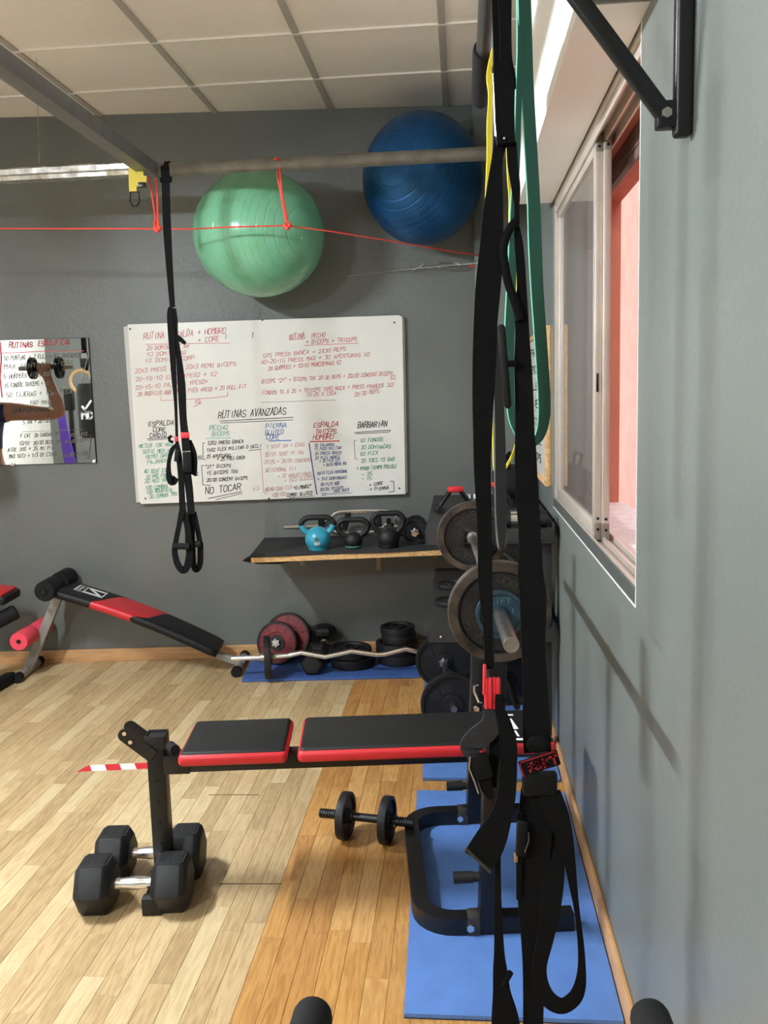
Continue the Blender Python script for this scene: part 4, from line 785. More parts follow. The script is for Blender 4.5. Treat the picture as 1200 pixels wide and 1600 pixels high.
# the neighbouring machine, mostly out of frame
t = thing('leg_machine', 'black and red exercise machine cut off by the left edge', 'exercise machine', Vector((-2.25, 4.2, 0)))
sx = P(18, 930, 4.2); part(t, 'seat_pad', G().box(Vector((sx.x - .28, 4.22, sx.z + .02)), (.56, .2, .045), Matrix.Rotation(.12, 3, 'Y'), .014, 3), M_VINYL); part(t, 'red_trim', G().box(Vector((sx.x - .285, 4.22, sx.z + .045)), (.54, .19, .018), Matrix.Rotation(.12, 3, 'Y'), .008, 2), M_RVINYL)
a, b = P(26, 955, 4.2), P(-60, 1000, 4.05); part(t, 'foam_roller', G().tube([b, b + (a - b) * .03, a - (a - b) * .03, a], [.03, .037, .037, .03], 20), M_FOAM)
part(t, 'post', G().box(Vector((sx.x - .3, 4.24, (sx.z + .02) / 2)), (.05, .05, sx.z), bev=.003), M_BLACK)
a, b = PZ(20, 1056, .03), PZ(-80, 1110, .03); part(t, 'foot', G().tube([b, b + (a - b) * .05, a - (a - b) * .08, a], [.024, .03, .03, .022], 16), M_FOAM)
b2 = Vector((sx.x - .3, 4.24, .03)); part(t, 'base_bar', G().cyl(b + Vector((.05, 0.02, 0)), b2, .022, 12), M_BLACK)

# ================================================================== WEIGHT BENCH
BYC = 2.30; BYAW = math.radians(1.2); bR = Matrix.Rotation(BYAW, 3, 'Z'); BO = Vector((-.64, BYC, 0))
def bp(x, y, z): return BO + bR @ Vector((x - BO.x, y, z))          # bench frame: x along, y across from the rail
t = thing('weight_bench', 'flat weight bench with black pads edged in red and barbell uprights', 'weight bench', BO)
part(t, 'front_post', G().box(bp(-.635, 0, .235), (.046, .05, .43), bR, .002), M_BLACK)
part(t, 'post_cap', G().raw([], []).box(bp(-.635, -.0235, .436), (.054, .005, .036), bR, .001).box(bp(-.635, .0285, .436), (.054, .005, .036), bR, .001).box(bp(-.6605, .0025, .436), (.004, .052, .036), bR, .001).box(bp(-.6095, .0025, .436), (.004, .052, .036), bR, .001), M_RUB)
part(t, 'front_foot', G().box(bp(-.645, 0.02, .022), (.046, .26, .044), bR, .003), M_BLACK); part(t, 'foot_cap', G().box(bp(-.645, -.112, .0245), (.052, .03, .049), bR, .004), M_RUB)
RL = .372; part(t, 'rail', G().box(bp(-.17, 0, RL), (.9, .045, .046), bR, .002), M_BLACK)
g = G(); th_ = math.radians(40)                                     # tilted bracket plates with two holes at the left of the post
for yy in (-.03, .03):
    a = bp(-.640, yy, .40); b = bp(-.712, yy, .462); d_ = (b - a).normalized(); n_ = Vector((d_.z, 0, -d_.x)); w_ = .018; poly = [a - n_ * w_, a + n_ * w_] + [b + (n_ * math.cos(k * math.pi / 8) + d_ * math.sin(k * math.pi / 8)) * w_ for k in range(9)]
    o = part(t, 'hinge_plate', G().prism(poly, (0, .005, 0)), M_BLACK)
g = G()
for yy in (-.0315, .0365):
    for f in (.80, 1.0):
        a = bp(-.640, yy, .40).lerp(bp(-.712, yy, .462), f) + Vector((.0, 0, 0.006 if f == 1 else -.006)); g.cyl(a, a + Vector((0, -.0012, 0)), .0055, 12)
part(o, 'bolt_hole', g, mat('pale hole', (206, 186, 150), .7))['kind'] = 'stuff'
part(t, 'lock_knob', G().cyl(bp(-.595, -.02, .425), bp(-.575, -.05, .425), .014, 14), M_FOAM); part(t, 'rail_socket', G().box(bp(-.58, 0, RL), (.07, .052, .052), bR, .002), M_BLACK)
g = G()
for z_ in (.15, .21, .27, .33): g.cyl(bp(-.633, -.0262, z_), bp(-.633, -.024, z_), .004, 8)
part(t, 'adjust_hole', g, M_PLAS)['kind'] = 'stuff'
def bench_pad(x0, x1, name, ends=0.0):
    c = bp((x0 + x1) / 2, .0, RL + .023); L_ = x1 - x0; W_ = .245
    o = part(t, name, G().box(c + Vector((0, 0, .0265)), (L_, W_, .033), bR, .013, 4), M_RVINYL, 'red vinyl pad side'); part(o, 'pad_top', G().box(c + Vector((0, 0, .0385)), (L_ - .012, W_ - .014, .02), bR, .0095, 4), M_VINYL); part(o, 'pad_board', G().box(c + Vector((0, 0, .006)), (L_ - .03, W_ - .05, .012), bR), M_BLACK); return o
bench_pad(-.555, -.272, 'seat'); bo = bench_pad(-.245, .432, 'backrest')
g = G(); zt_ = RL + .0725; ps = lambda x, y: PZ(x, y, zt_)
for a_, b_, w_ in (((787, 1117), (799, 1117), .012), ((796, 1124), (806, 1138), .013), ((805, 1142), (810, 1150), .006), ((806, 1155), (820, 1155), .014)): stroke_line(g, ps(*a_), ps(*b_), ZZ, w_)
part(bo, 'printed_mark', g, M_WHITE)
g = G()
for x_ in (-.215, .19): g.cyl(bp(x_, -.0245, RL + .002), bp(x_, -.0275, RL + .002), .007, 12)
part(t, 'rail_bolt', g, M_STEEL)
# rear base loop
NY, FY = -.262, .305; bx0 = .062; zb = MT + .022
loop = [(.44, NY), (.19, NY)]; R_ = .085
for k in range(7): a = -math.pi / 2 - k * math.pi / 12; loop.append((bx0 + R_ + R_ * math.cos(a), NY + R_ + R_ * math.sin(a)))
for k in range(7): a = math.pi - k * math.pi / 12; loop.append((bx0 + R_ + R_ * math.cos(a), FY - R_ + R_ * math.sin(a)))
loop += [(.22, FY), (.44, FY)]
g = G(); pts = [bp(x, y, zb) for x, y in loop]; g.sweep(pts, [.042] * len(pts), [ZZ] * len(pts), .044); part(t, 'base_loop', g, M_BLACK, sharp=50)
for y_, x_, h in ((NY, .225, .86), (FY, .262, .86)):
    part(t, 'upright', G().box(bp(x_ + h / 2 * math.sin(.045), y_, MT + .03 + h / 2), (.044, .05, h), bR @ Matrix.Rotation(.045, 3, 'Y'), .002), M_BLACK)
    part(t, 'clamp_sleeve', G().box(bp(x_ - .035, y_, zb), (.03, .047, .05), bR, .002), mat('bare steel sleeve', (70, 66, 62), .5, .6, var=.2, scale=60))
    part(t, 'foot_bolt', G().cyl(bp(x_ - .045, y_ - .022, zb), bp(x_ - .045, y_ - .029, zb), .010, 6), M_CHROME)
    z_ = .155 if y_ < 0 else .13
    o = part(t, 'storage_peg', G().cyl(bp(x_ - .02, y_, z_), bp(x_ - .035, y_, z_), .012, 12), M_IRON); part(o, 'rubber_sleeve', G().cyl(bp(x_ - .034, y_, z_), bp(x_ - .083, y_, z_), .0145, 16), M_RUB)
    hk = [bp(x_ - .03, y_, .93), bp(x_ - .035, y_, .87), bp(x_ - .015, y_, .852), bp(x_ + .015, y_, .855)]
    part(t, 'barbell_hook', G().box(bp(x_ + .02, y_, MT + .03 + .86), (.075, .05, .006), bR, .001).box(bp(x_ - .02, y_, .915), (.008, .05, .05), bR, .002), M_BLACK)
x_, y_ = .262, FY; part(t, 'inner_tube', G().box(bp(x_ + .022, y_ - .028, .50), (.04, .006, .26), bR @ Matrix.Rotation(.045, 3, 'Y'), .001), M_RUB); bo_ = P(744, 1107, 2.56); part(t, 'upright_bolt', G().cyl(bo_, bo_ - Vector((0, .009, 0)), .0095, 6), M_CHROME)
hp_ = [P(747, 1070, 2.56), P(741, 1072, 2.55), P(741, 1080, 2.55), P(748, 1097, 2.55), P(752, 1098, 2.56)]; part(t, 'pull_pin', G().tube(hp_, .0035, 8), M_CHROME)
part(t, 'cross_tube', G().box(bp(.25, .02, .33), (.04, .54, .04), bR, .002), M_BLACK); part(t, 'rail_strut', G().box(bp(.24, .0, .345), (.05, .06, .05), bR, .002), M_BLACK)

# barbell on the uprights
n_, f_ = P(780, 955, 1.857), P(738, 838, 2.82); ZB = MT + .03 + .86 + .003 + .0135; n_.z = f_.z = ZB
n_ = P(780, 955, 1.857); sc_ = (ZB - CAM_H) / (n_.z - CAM_H); n_ = CO + (n_ - CO) * sc_; f_ = P(738, 838, 2.82); f_ = CO + (f_ - CO) * ((ZB - CAM_H) / (f_.z - CAM_H))
ax = (n_ - f_).normalized()
t = thing('barbell', 'worn barbell resting on the bench uprights with iron plates at both ends', 'barbell', Vector(((n_.x + f_.x) / 2, (n_.y + f_.y) / 2, ZB - .0125)))
part(t, 'bar', G().cyl(f_ - ax * .22, n_ + ax * .02, .0125, 18), M_STEEL); o = part(t, 'sleeve', G().cyl(n_ - ax * .01, n_ + ax * .235, .0138, 24), M_STEEL); part(o, 'sleeve_end', G().lathe([(.0138, 0), (.0138, .003), (.0105, .003), (.0105, .0012), (0, .0012)], n_ + ax * .235, ax, 24), mat('bright steel end', (196, 190, 176), .35, .8))
PR = .1015
def iron_plate(c, R, T, txts):
    o = part(t, 'weight_plate', plate(G(), c, ax, R, T, hub=.26, rim=.2), M_IRON); h = T / 2
    part(o, 'worn_rim', G().lathe([(R * .80, h - .001), (R * .81, h + .0012), (R * .97, h + .0012), (R * 1.006, h * .5), (R * 1.006, -h * .5), (R * .97, -h - .001)], c, ax, 48), M_RUST) if False else None
    rim = G().lathe([(R * .81, h * .4), (R * .82, h + .0008), (R * .975, h + .0008), (R * 1.004, h * .6), (R * 1.004, -h * .6), (R * .975, -h - .0008), (R * .82, -h - .0008), (R * .81, -h * .4)], c, ax, 56, closed=True); part(o, 'worn_rim', rim, M_RUST)
    e1 = ZZ.cross(ax).normalized() * 1; e2 = ZZ
    if e1.x < 0: e1 = -e1
    for txt, ang, hh in txts:
        g = G(); d_ = e1 * math.cos(ang) + e2 * math.sin(ang); tn = (e1 * math.sin(ang) - e2 * math.cos(ang)); w_ = len(txt) * hh * .8
        if math.sin(ang) < 0: tn = -tn; upv = -d_
        else: upv = d_
        stroke_text(g, txt, c + ax * (h * .46 + .0012) + d_ * R * .58 - tn * w_ / 2 - (upv * hh / 2), tn, upv, ax, w_, hh, .0028, 0, 0); part(o, 'raised_mark', g, mat('worn letter', (70, 62, 55), .5, .5))
    return o
iron_plate(n_, PR, .026, [('JORDAN', 1.0, .016), ('5 KG', 3.95, .02)]); iron_plate(f_, PR * 1.04, .026, [('CX-5', 1.9, .022), ('5 KG', 4.3, .02)])
bl = n_ + ax * .022; o = part(t, 'blue_plate', plate(G(), bl, ax, .048, .018, hub=.3, rim=.14), M_BLUEPL, 'small blue plate'); g = G(); e1 = Vector((1, 0, 0)); stroke_text(g, 'LIFT', bl + ax * .0052 + Vector((-.02, 0, .022)), e1, ZZ, ax, .04, .010, .002, 0, 0); stroke_text(g, 'KG', bl + ax * .0052 + Vector((.024, 0, .002)), e1, ZZ, ax, .014, .010, .002, 0, 0); part(o, 'raised_mark', g, mat('pale letter', (74, 108, 124), .5))
part(t, 'collar', G().cyl(f_ + ax * .013, f_ + ax * .034, .019, 16), M_CHROME); part(t, 'collar', G().cyl(n_ - ax * .034, n_ - ax * .013, .019, 16), M_CHROME)

# hex dumbbells round the front post
hex_dumbbell('nearer black hex dumbbell with chrome grip at the front bench post', Vector((P(211, 1385, 2.22).x, 2.222, .0675)), (1, .012, 0), .135, .097, .104, group='hex dumbbells at the bench post', mark='15')
hex_dumbbell('black hex dumbbell marked 15 just behind the front bench post', Vector((P(237, 1340, 2.38).x, 2.38, .0675)), (1, .012, 0), .135, .097, .104, group='hex dumbbells at the bench post', mark='15')
c = PZ(573, 1316, 0); adj_dumbbell('black adjustable dumbbell with threaded ends on the floor under the bench', Vector((c.x, 2.545, .072)), (math.cos(math.radians(16)), -math.sin(math.radians(16)), 0), .298, .072, .024, .108, nut=M_BLACK, barm=M_BLACK, thread=True, n=1)
# warning tape on the floor
t = thing('floor_tape', 'strip of red and white striped tape stuck on the floor', 'tape', PZ(180, 1203))
a, b = PZ(120, 1206), PZ(330, 1197); d_ = (b - a); w_ = Vector((0, .055, 0)); n = 9
for k in range(n):
    f0, f1 = k / n, (k + 1) / n; sk = d_ / n * .45; q = [a + d_ * f0, a + d_ * f1, a + d_ * f1 - sk * (1 if k < n - 1 else 0) + w_, a + d_ * f0 - sk * (1 if k else -1) + w_]
    g = G().prism([p + Vector((0, 0, .0003)) for p in q], (0, 0, .0006)); part(t, 'stripe', g, M_TAPER if k % 2 == 0 else M_TAPEW, 'red stripe' if k % 2 == 0 else 'white stripe')

# ================================================================== FAR SUSPENSION TRAINER (hung on the pipe)
TY = 3.64
t = thing('suspension_trainer', 'black suspension trainer hanging from the pipe in front of the whiteboard', 'suspension trainer', P(290, 893, TY))
g = G(); strap(g, [(257, 258, 13, 3.70), (258, 268, 13, TY + .005), (259, 290, 12, TY), (261, 354, 12), (265, 420, 10), (269.5, 480, 8)], TY); part(t, 'anchor_strap', g, M_WEB)
part(t, 'anchor_loop', G().tube([P(250, 281, TY), P(268, 281, TY)], .010, 10), M_WEB)
pv = P(257, 266, 3.76).dot(V); part(t, 'pipe_wrap', G().tube([RP(pv, PU + .031 * math.cos(a), PZ_ + .031 * math.sin(a)) for a in [k * math.pi / 10 for k in range(20)]], .0035, 6, closed=True).tube([RP(pv + .012, PU + .031 * math.cos(a), PZ_ + .031 * math.sin(a)) for a in [k * math.pi / 10 for k in range(20)]], .0035, 6, closed=True), M_WEB)
g = G(); strap(g, [(267, 480, 7), (265.5, 492, 9), (268, 520, 11), (269, 540, 10), (272, 590, 8), (274.5, 630, 5), (276.5, 690, 4)], TY - .006); part(t, 'left_strap', g, M_WEB)
g = G(); strap(g, [(272, 482, 6), (273.5, 500, 8), (275, 525, 6), (278, 545, 7), (283.5, 600, 12), (286, 650, 11), (289, 680, 12), (291.5, 705, 13)], TY - .002); part(t, 'right_strap', g, M_WEB)
g = G(); strap(g, [(273, 524, 6), (280, 529, 8), (290, 537, 5)], TY - .012); part(t, 'loose_tail', g, M_WEB)
part(t, 'red_tab', G().box(P(289, 680, TY - .006), (.034, .01, .024), bev=.002), M_RED); part(t, 'red_tab', G().box(P(275.7, 686, TY - .008), (.014, .01, .021), bev=.002), M_RED)
g = G(); g.box(P(293, 722, TY - .006), (.036, .016, .085), bev=.004); part(t, 'cam_buckle', g, M_PLAS)
g = G(); strap(g, [(296, 688, 6), (303, 710, 9), (303, 735, 10), (301, 742, 12)], TY + .006); part(t, 'strap_tail', g, M_WEB)
g = G(); strap(g, [(277, 694, 5), (269, 703, 7), (264, 722, 6), (264, 742, 9), (269, 752, 14), (275, 746, 10)], TY + .01); g.tube([P(270, 691, TY), P(265, 689, TY), P(264, 684, TY), P(268, 681, TY)], .006, 8); part(t, 'adjust_tail', g, M_WEB)
part(t, 'small_buckle', G().box(P(277, 712, TY - .008), (.022, .014, .05), Matrix.Rotation(.15, 3, 'Y'), .004), M_PLAS)
g = G(); strap(g, [(276.5, 690, 5), (280, 715, 9), (283, 750, 9), (285, 790, 10), (286, 803, 11)], TY - .004); part(t, 'lower_strap', g, M_WEB)
g = G(); strap(g, [(291, 730, 12), (295, 760, 12), (298, 790, 11), (299, 803, 12)], TY); part(t, 'lower_strap', g, M_WEB)
def stirrup(pts_l, pts_r, bar, loop, Yd):
    g = G(); strap(g, pts_l, Yd); strap(g, pts_r, Yd + .006); part(t, 'handle_strap', g, M_WEB)
    part(t, 'grip', G().tube([P(*bar[0], Yd - .004), P(*bar[1], Yd - .004)], .0135, 14), M_FOAM)
    g = G(); strap(g, loop, Yd + .003); part(t, 'foot_cradle', g, M_WEB)
stirrup([(284, 800, 9), (280, 820, 8), (275, 845, 8), (273.5, 860, 8)], [(287, 800, 9), (293, 825, 9), (295, 850, 11), (296, 862, 10)], ((270, 853), (296, 854)), [(274, 848, 8), (273, 862, 9), (277, 880, 10), (285, 891, 11), (292, 886, 11), (296, 868, 11), (296, 846, 9)], TY - .02)
stirrup([(297, 800, 9), (300, 820, 8), (300, 845, 9), (301, 862, 9)], [(302, 800, 9), (307, 820, 8), (312, 845, 8), (313, 860, 8)], ((297, 851), (314, 850)), [(300, 848, 9), (301, 868, 9), (303, 886, 9), (308, 890, 9), (313, 878, 9), (313, 848, 9)], TY + .015)

# ================================================================== PULL-UP BAR ON THE RIGHT WALL
BZ = 2.05; e_ = PZ(751, 158, BZ); bu, bv = e_.dot(U), e_.dot(V)
t = thing('pullup_bar', 'wall mounted pull-up bar with foam grip and black angled strut', 'pull-up bar', RP(WALL, 1.39, 1.71))
part(t, 'bar', G().cyl(RP(bv - .004, .1, BZ), RP(bv, bu - .03, BZ), .0165, 18), mat('dark bar', (64, 60, 58), .4, .3)); fo = PZ(752, 76, BZ).dot(U)
part(t, 'foam_grip', G().tube([RP(bv - .001, fo, BZ), RP(bv - .001, fo + .01, BZ), RP(bv, fo + .1, BZ), RP(bv, bu - .02, BZ), RP(bv, bu, BZ)], [.021, .0235, .024, .023, .018], 20), M_FOAM); part(t, 'foam_grip', G().tube([RP(bv - .004, .09, BZ), RP(bv - .004, .1, BZ), RP(bv - .004, .4, BZ), RP(bv - .004, .41, BZ)], [.019, .0235, .0235, .019], 20), M_FOAM)
for bu_ in (1.39, .5):
    part(t, 'wall_upright', G().rbox(WALL - .027, WALL - .001, bu_ - .012, bu_ + .012, 1.711, 2.25, .006, 3), M_BLACK)
    lug = RP(WALL - .05, bu_, 1.765); part(t, 'lug', G().rbox(WALL - .052, WALL - .024, bu_ - .012, bu_ + .012, 1.724, 1.762, .003), M_BLACK)
    a = RP(WALL - .04, bu_ - .004, 1.742); b = RP(bv + .015, bu_ - .004, BZ - .003); d_ = b - a; ang = math.atan2(d_.dot(V), d_.z)
    part(t, 'strut', G().box((a + b) / 2, (.024, .02, d_.length + .02), RM @ Matrix.Rotation(ang, 3, 'Y'), .004, 2), M_BLACK)
    part(t, 'pivot_bolt', G().cyl(RP(WALL - .04, bu_ - .021, 1.742), RP(WALL - .04, bu_ - .012, 1.742), .0075, 6), M_STEEL)
    part(t, 'arm', G().rbox(bv - .02, WALL - .01, bu_ - .014, bu_ + .014, BZ + .01, BZ + .038, .004), M_BLACK); part(t, 'wall_bolt', G().cyl(RP(WALL - .036, bu_, 1.93), RP(WALL - .028, bu_, 1.93), .007, 6), M_STEEL)

# ================================================================== FOREGROUND STRAPS AND BANDS
# top ends reach the bar above the frame
def topx(Y): return P(775, -100, Y)
SY = 1.36
t = thing('suspension_trainer', 'black suspension trainer with a red tab hanging close to the camera from the pull-up bar', 'suspension trainer', P(790, 1600, SY))
BT = -215
g = G(); strap(g, [(772, BT, 20), (775, -60, 12), (774.5, 0, 11), (776, 60, 11), (780, 108, 14)], SY); part(t, 'anchor_strap', g, M_WEB)
g = G(); strap(g, [(786, BT, 24), (789, -60, 20), (789, 0, 19), (790, 60, 17), (791, 95, 18), (796, 120, 18), (799, 140, 14)], SY - .012); part(t, 'anchor_strap', g, M_WEB)
part(t, 'anchor_loop', G().tube([P(768, BT, SY + .02), P(768, BT - 40, SY - .0), P(780, BT - 50, SY - .02), P(795, BT - 40, SY - .02), P(797, BT, SY - .02)], .012, 10), M_WEB)
g = G(); strap(g, [(781, 100, 22), (786, 125, 30), (787, 160, 29), (788, 200, 28), (790, 226, 26)], SY - .006, .018); part(t, 'padded_sleeve', g, M_WEB)
part(t, 'carabiner', G().tube([P(772, 115, SY - .01), P(773, 150, SY - .012), P(775, 212, SY - .012), P(786, 222, SY - .012), P(789, 205, SY - .012)], .0022, 8), M_CHROME); part(t, 'sleeve_stud', G().sphere(P(788, 216, SY - .018), .002, 8, 6), M_CHROME)
g = G(); strap(g, [(783, 222, 20), (776, 255, 17), (771, 325, 29), (768, 385, 35), (763, 445, 38), (759, 500, 36), (757, 560, 36), (755, 620, 33), (753, 680, 27), (753, 740, 24), (755, 800, 21), (757, 860, 21), (758, 917, 21), (762, 990, 13), (763, 1045, 13)], SY); part(t, 'left_strap', g, M_WEB)
g = G(); strap(g, [(769, 600, 5), (766, 680, 6), (763, 720, 8), (764, 800, 8), (766, 900, 7), (767, 1000, 8), (768, 1045, 9)], SY + .008); part(t, 'strap_fold', g, mat('dark grey webbing', (34, 34, 36), .85, bump=.2, bscale=500))
g = G(); strap(g, [(799, 222, 15), (801, 256, 15), (806, 295, 13), (807.5, 325, 7), (807, 349, 9)], SY - .004); part(t, 'right_strap', g, M_WEB)
part(t, 'rope_loop', G().tube([P(*p, SY - .006) for p in smooth_pts([(807, 345), (795, 360), (787, 385), (788, 410), (795, 445), (806, 477), (812, 500)], 5)], [.0065] * 31, 10), M_WEB)
g = G(); strap(g, [(806, 345, 6), (811, 385, 13), (815, 445, 14), (814, 477, 20), (816, 522, 21), (817, 567, 26), (819, 620, 28), (820, 678, 30), (821, 705, 33), (823, 765, 35), (828, 840, 35), (829, 898, 40), (833, 935, 42), (833, 1008, 38), (836, 1063, 39), (838, 1137, 44), (840, 1175, 44)], SY); part(t, 'right_strap', g, M_WEB)
part(t, 'grip', G().tube([P(783, 507, SY - .012), P(783.5, 511, SY - .012), P(789, 575, SY - .012), P(793.5, 634, SY - .012), P(794, 638, SY - .012)], [.003, .0056, .0056, .0056, .003], 12), M_FOAM); part(t, 'grip_link', G().tube([P(790, 568, SY - .012), P(806, 568, SY - .008)], .005, 10), M_WEB)
tab = G()
for k in range(4): tab.box(P(760 + k * 6.2, 1083, SY - .008 - .002 * (k % 2)), (.0068, .01, .052), bev=.003)
tab.box(P(757, 1062, SY - .008), (.005, .01, .05), Matrix.Rotation(.03, 3, 'Y'), .002); part(t, 'red_tab', tab, M_RED)
g = G(); strap(g, [(768, 1100, 28), (770, 1125, 33), (762, 1140, 36), (748, 1152, 38), (736, 1166, 36), (738, 1180, 24)], SY - .004, .004); part(t, 'bulging_strap', g, mat('dark grey webbing', (34, 34, 36), .85, bump=.2, bscale=500))
g = G(); strap(g, [(776, 1090, 26), (776, 1150, 22), (770, 1200, 16), (770, 1230, 12)], SY + .004); part(t, 'strap_fold', g, M_WEB)
part(t, 'cam_buckle', G().box(P(750, 1198, SY - .012), (.034, .012, .044), Matrix.Rotation(-.22, 3, 'Y'), .005, 2), M_PLAS); part(t, 'buckle_wire', G().tube([P(735, 1182, SY - .02), P(733, 1200, SY - .02), P(742, 1222, SY - .018), P(748, 1240, SY - .018)], .0014, 8), M_STEEL)
g = G(); strap(g, [(756, 1216, 20), (762, 1235, 18), (768, 1248, 8)], SY - .008); part(t, 'buckle_tail', g, M_WEB)
g = G(); strap(g, [(780, 1085, 12), (781, 1108, 16), (788, 1130, 22), (794, 1158, 27), (795, 1190, 27), (792, 1240, 29), (783, 1275, 36), (770, 1305, 50), (757, 1330, 56), (748, 1344, 54)], SY - .02, .003); o = part(t, 'loose_end', g, M_WEB)
a, b = P(727, 1325, SY - .021), P(767, 1363, SY - .021); part(o, 'stitched_hem', G().tube([a, b], .0028, 6), mat('olive hem', (62, 54, 38), .9))
g = G(); strap(g, [(777, 1300, 12), (777.5, 1346, 10), (778, 1410, 12), (780, 1484, 17), (781.5, 1516, 24), (784, 1550, 30), (790, 1600, 48), (794, 1680, 52), (792, 1760, 40)], SY - .01); part(t, 'foot_cradle', g, M_WEB); part(t, 'cradle_stub', G().tube([P(786, 1540, SY - .014), P(798, 1519, SY - .014)], .005, 10), M_WEB)
# second half, right
g = G(); g.sphere(P(841, 1163, SY - .008), .02, 20, 10, (1, .35, .75)); part(t, 'strap_bulge', g, M_WEB)
c = P(843, 1192, SY - .014); Rt = Matrix.Rotation(-.3, 3, 'Y'); part(t, 'logo_patch', G().box(c, (.064, .006, .026), Rt, .002), M_WEB)
g = G(); rt, upv = Rt @ Vector((1, 0, 0)), Rt @ ZZ; cc = c + Vector((0, -.0036, 0)); q = [cc + rt * a + upv * b for a, b in ((-.031, -.012), (-.031, .012), (.031, .012), (.031, .006))]
for a, b in zip(q, q[1:]): stroke_line(g, a, b, NB, .0032)
stroke_text(g, 'RST', cc - rt * .018 - upv * .008, rt, upv, NB, .048, .013, .004, 0, 0); part(t, 'logo_print', g, M_DRED, 'dark red logo print')
part(t, 'cam_buckle', G().box(P(843, 1224, SY - .01), (.056, .016, .04), bev=.005), M_PLAS)
g = G(); strap(g, [(840, 1232, 54), (836, 1290, 56), (834, 1345, 52), (831, 1400, 47), (833, 1450, 43), (835, 1500, 40), (834, 1550, 36), (833, 1600, 34), (832, 1760, 34)], SY); part(t, 'lower_strap', g, M_WEB)
g = G(); strap(g, [(858, 1240, 38), (870, 1272, 38), (880, 1300, 30), (889, 1340, 20), (895, 1380, 14), (901, 1420, 9), (907, 1470, 10), (909, 1510, 13), (906, 1540, 20), (897, 1560, 26), (878, 1572, 28), (858, 1562, 28), (846, 1540, 26), (843, 1510, 24), (851, 1470, 28), (860, 1420, 33), (864, 1370, 37, SY - .004), (863, 1320, 36, SY + .006), (852, 1262, 34, SY + .008)], SY - .012); part(t, 'strap_loop', g, M_WEB)
g = G(); g.box(P(815, 1310, SY - .012), (.018, .012, .06), Matrix.Rotation(.05, 3, 'Y'), .004); part(t, 'side_buckle', g, M_PLAS); part(t, 'buckle_wire', G().tube([P(826, 1300, SY - .02), P(826, 1315, SY - .02), P(820, 1332, SY - .02)], .001, 6), M_STEEL)
part(t, 'tan_tag', G().box(P(806, 1340, SY - .012), (.006, .004, .016), bev=.001), mat('tan tag', (150, 118, 76), .8))
g = G(); strap(g, [(812, 1270, 8), (811, 1340, 9), (810, 1405, 7)], SY - .008); part(t, 'strap_edge', g, M_WEB)
# resistance bands
def band(name, label, pts, Y, th, m, me_, yaw=0.0):
    t = thing(name, label, 'resistance band', P(pts[-1][0], pts[-1][1], Y), 'loop bands on the pull-up bar')
    g = G(); strap(g, pts, Y, th, 5, yaw); part(t, 'band', g, m)
    q = smooth_pts([(*p[:3], p[3] if len(p) > 3 else Y) for p in pts], 5); g = G()
    g.tube([P(a - w / 2, b, d) for a, b, w, d in q], th * .45, 8); part(t, 'edge', g, me_, 'paler rubber edge'); return t
band('resistance_band', 'wide green resistance loop band hanging in front of the window', [(812, -250, 18, 1.47), (817, -60, 19, 1.47), (819.5, 0, 18, 1.47), (821, 45, 18.5), (824, 135, 18), (830, 238, 18), (834, 310, 18), (836.5, 385, 19), (840, 458, 18), (847, 560, 18), (850.5, 620, 18), (850, 655, 17), (844, 680, 14), (832, 692, 12), (818, 688, 11), (806, 668, 11), (799, 640, 11), (796, 560, 13), (797, 500, 14), (800, 430, 12), (803, 332, 10), (808, 238, 9), (811, 135, 8), (813, 60, 8), (812, -60, 10), (808, -250, 14)], 1.48, .0045, M_GREEN, M_GREENE)
band('resistance_band', 'narrow yellow resistance loop band beside the foam grip', [(780, -220, 8), (779, 40, 5), (771, 78, 5), (765.5, 118, 9), (768, 150, 8), (767, 195, 11), (767, 240, 11), (763.5, 280, 7), (760, 400, 7), (762, 560, 5), (770, 632, 3), (772.3, 690, 4), (773.5, 732, 3), (780, 740, 3), (792, 728, 3), (808, 690, 4), (818, 600, 4), (812, 480, 4), (803, 400, 4), (798, 350, 4.5), (798, 307, 4.5), (794, 220, 5), (788, -220, 6)], 1.68, .003, M_YEL, M_YEL)
band('resistance_band', 'dark grey resistance loop band ending above the barbell', [(776, -215, 14), (777, 120, 12), (775, 256, 10), (772, 400, 9), (772, 500, 9), (777, 580, 12), (781, 660, 15), (783, 780, 17), (784, 830, 14), (784, 858, 7, 1.60), (783, 840, 13, 1.64), (782, 780, 16, 1.64), (779, 660, 14, 1.64), (772, 480, 8, 1.64), (776, 300, 10, 1.64), (780, -215, 14, 1.62)], 1.6, .004, M_GBAND, M_GBANDE)

# ================================================================== EXERCISE BIKE HANDLEBAR NEAR THE CAMERA
hl, hr = P(490, 1583, .75), P(1014, 1586, .75); t = thing('exercise_bike', 'black exercise bike, only its two foam handlebar tips in view', 'exercise bike', Vector(((hl.x + hr.x) / 2, .3, 0)))
cx = (hl.x + hr.x) / 2; dirb = Vector((U.x * 1, U.y, -.06)).normalized()
for h in (hl, hr):
    b = h - dirb * .26; r_ = .0185; part(t, 'foam_grip', G().tube([b, b + dirb * .01, h - dirb * .006, h - dirb * .001, h + dirb * .003], [.014, r_, r_, r_ * .93, r_ * .7], 24), M_FOAM)
part(t, 'handlebar', G().tube(smooth_pts([tuple(hl - dirb * .2), tuple(hl - dirb * .3), tuple(Vector((cx - .08, .3, .72))), tuple(Vector((cx + .08, .3, .72))), tuple(hr - dirb * .3), tuple(hr - dirb * .2)], 4), .0125, 12), M_BLACK)
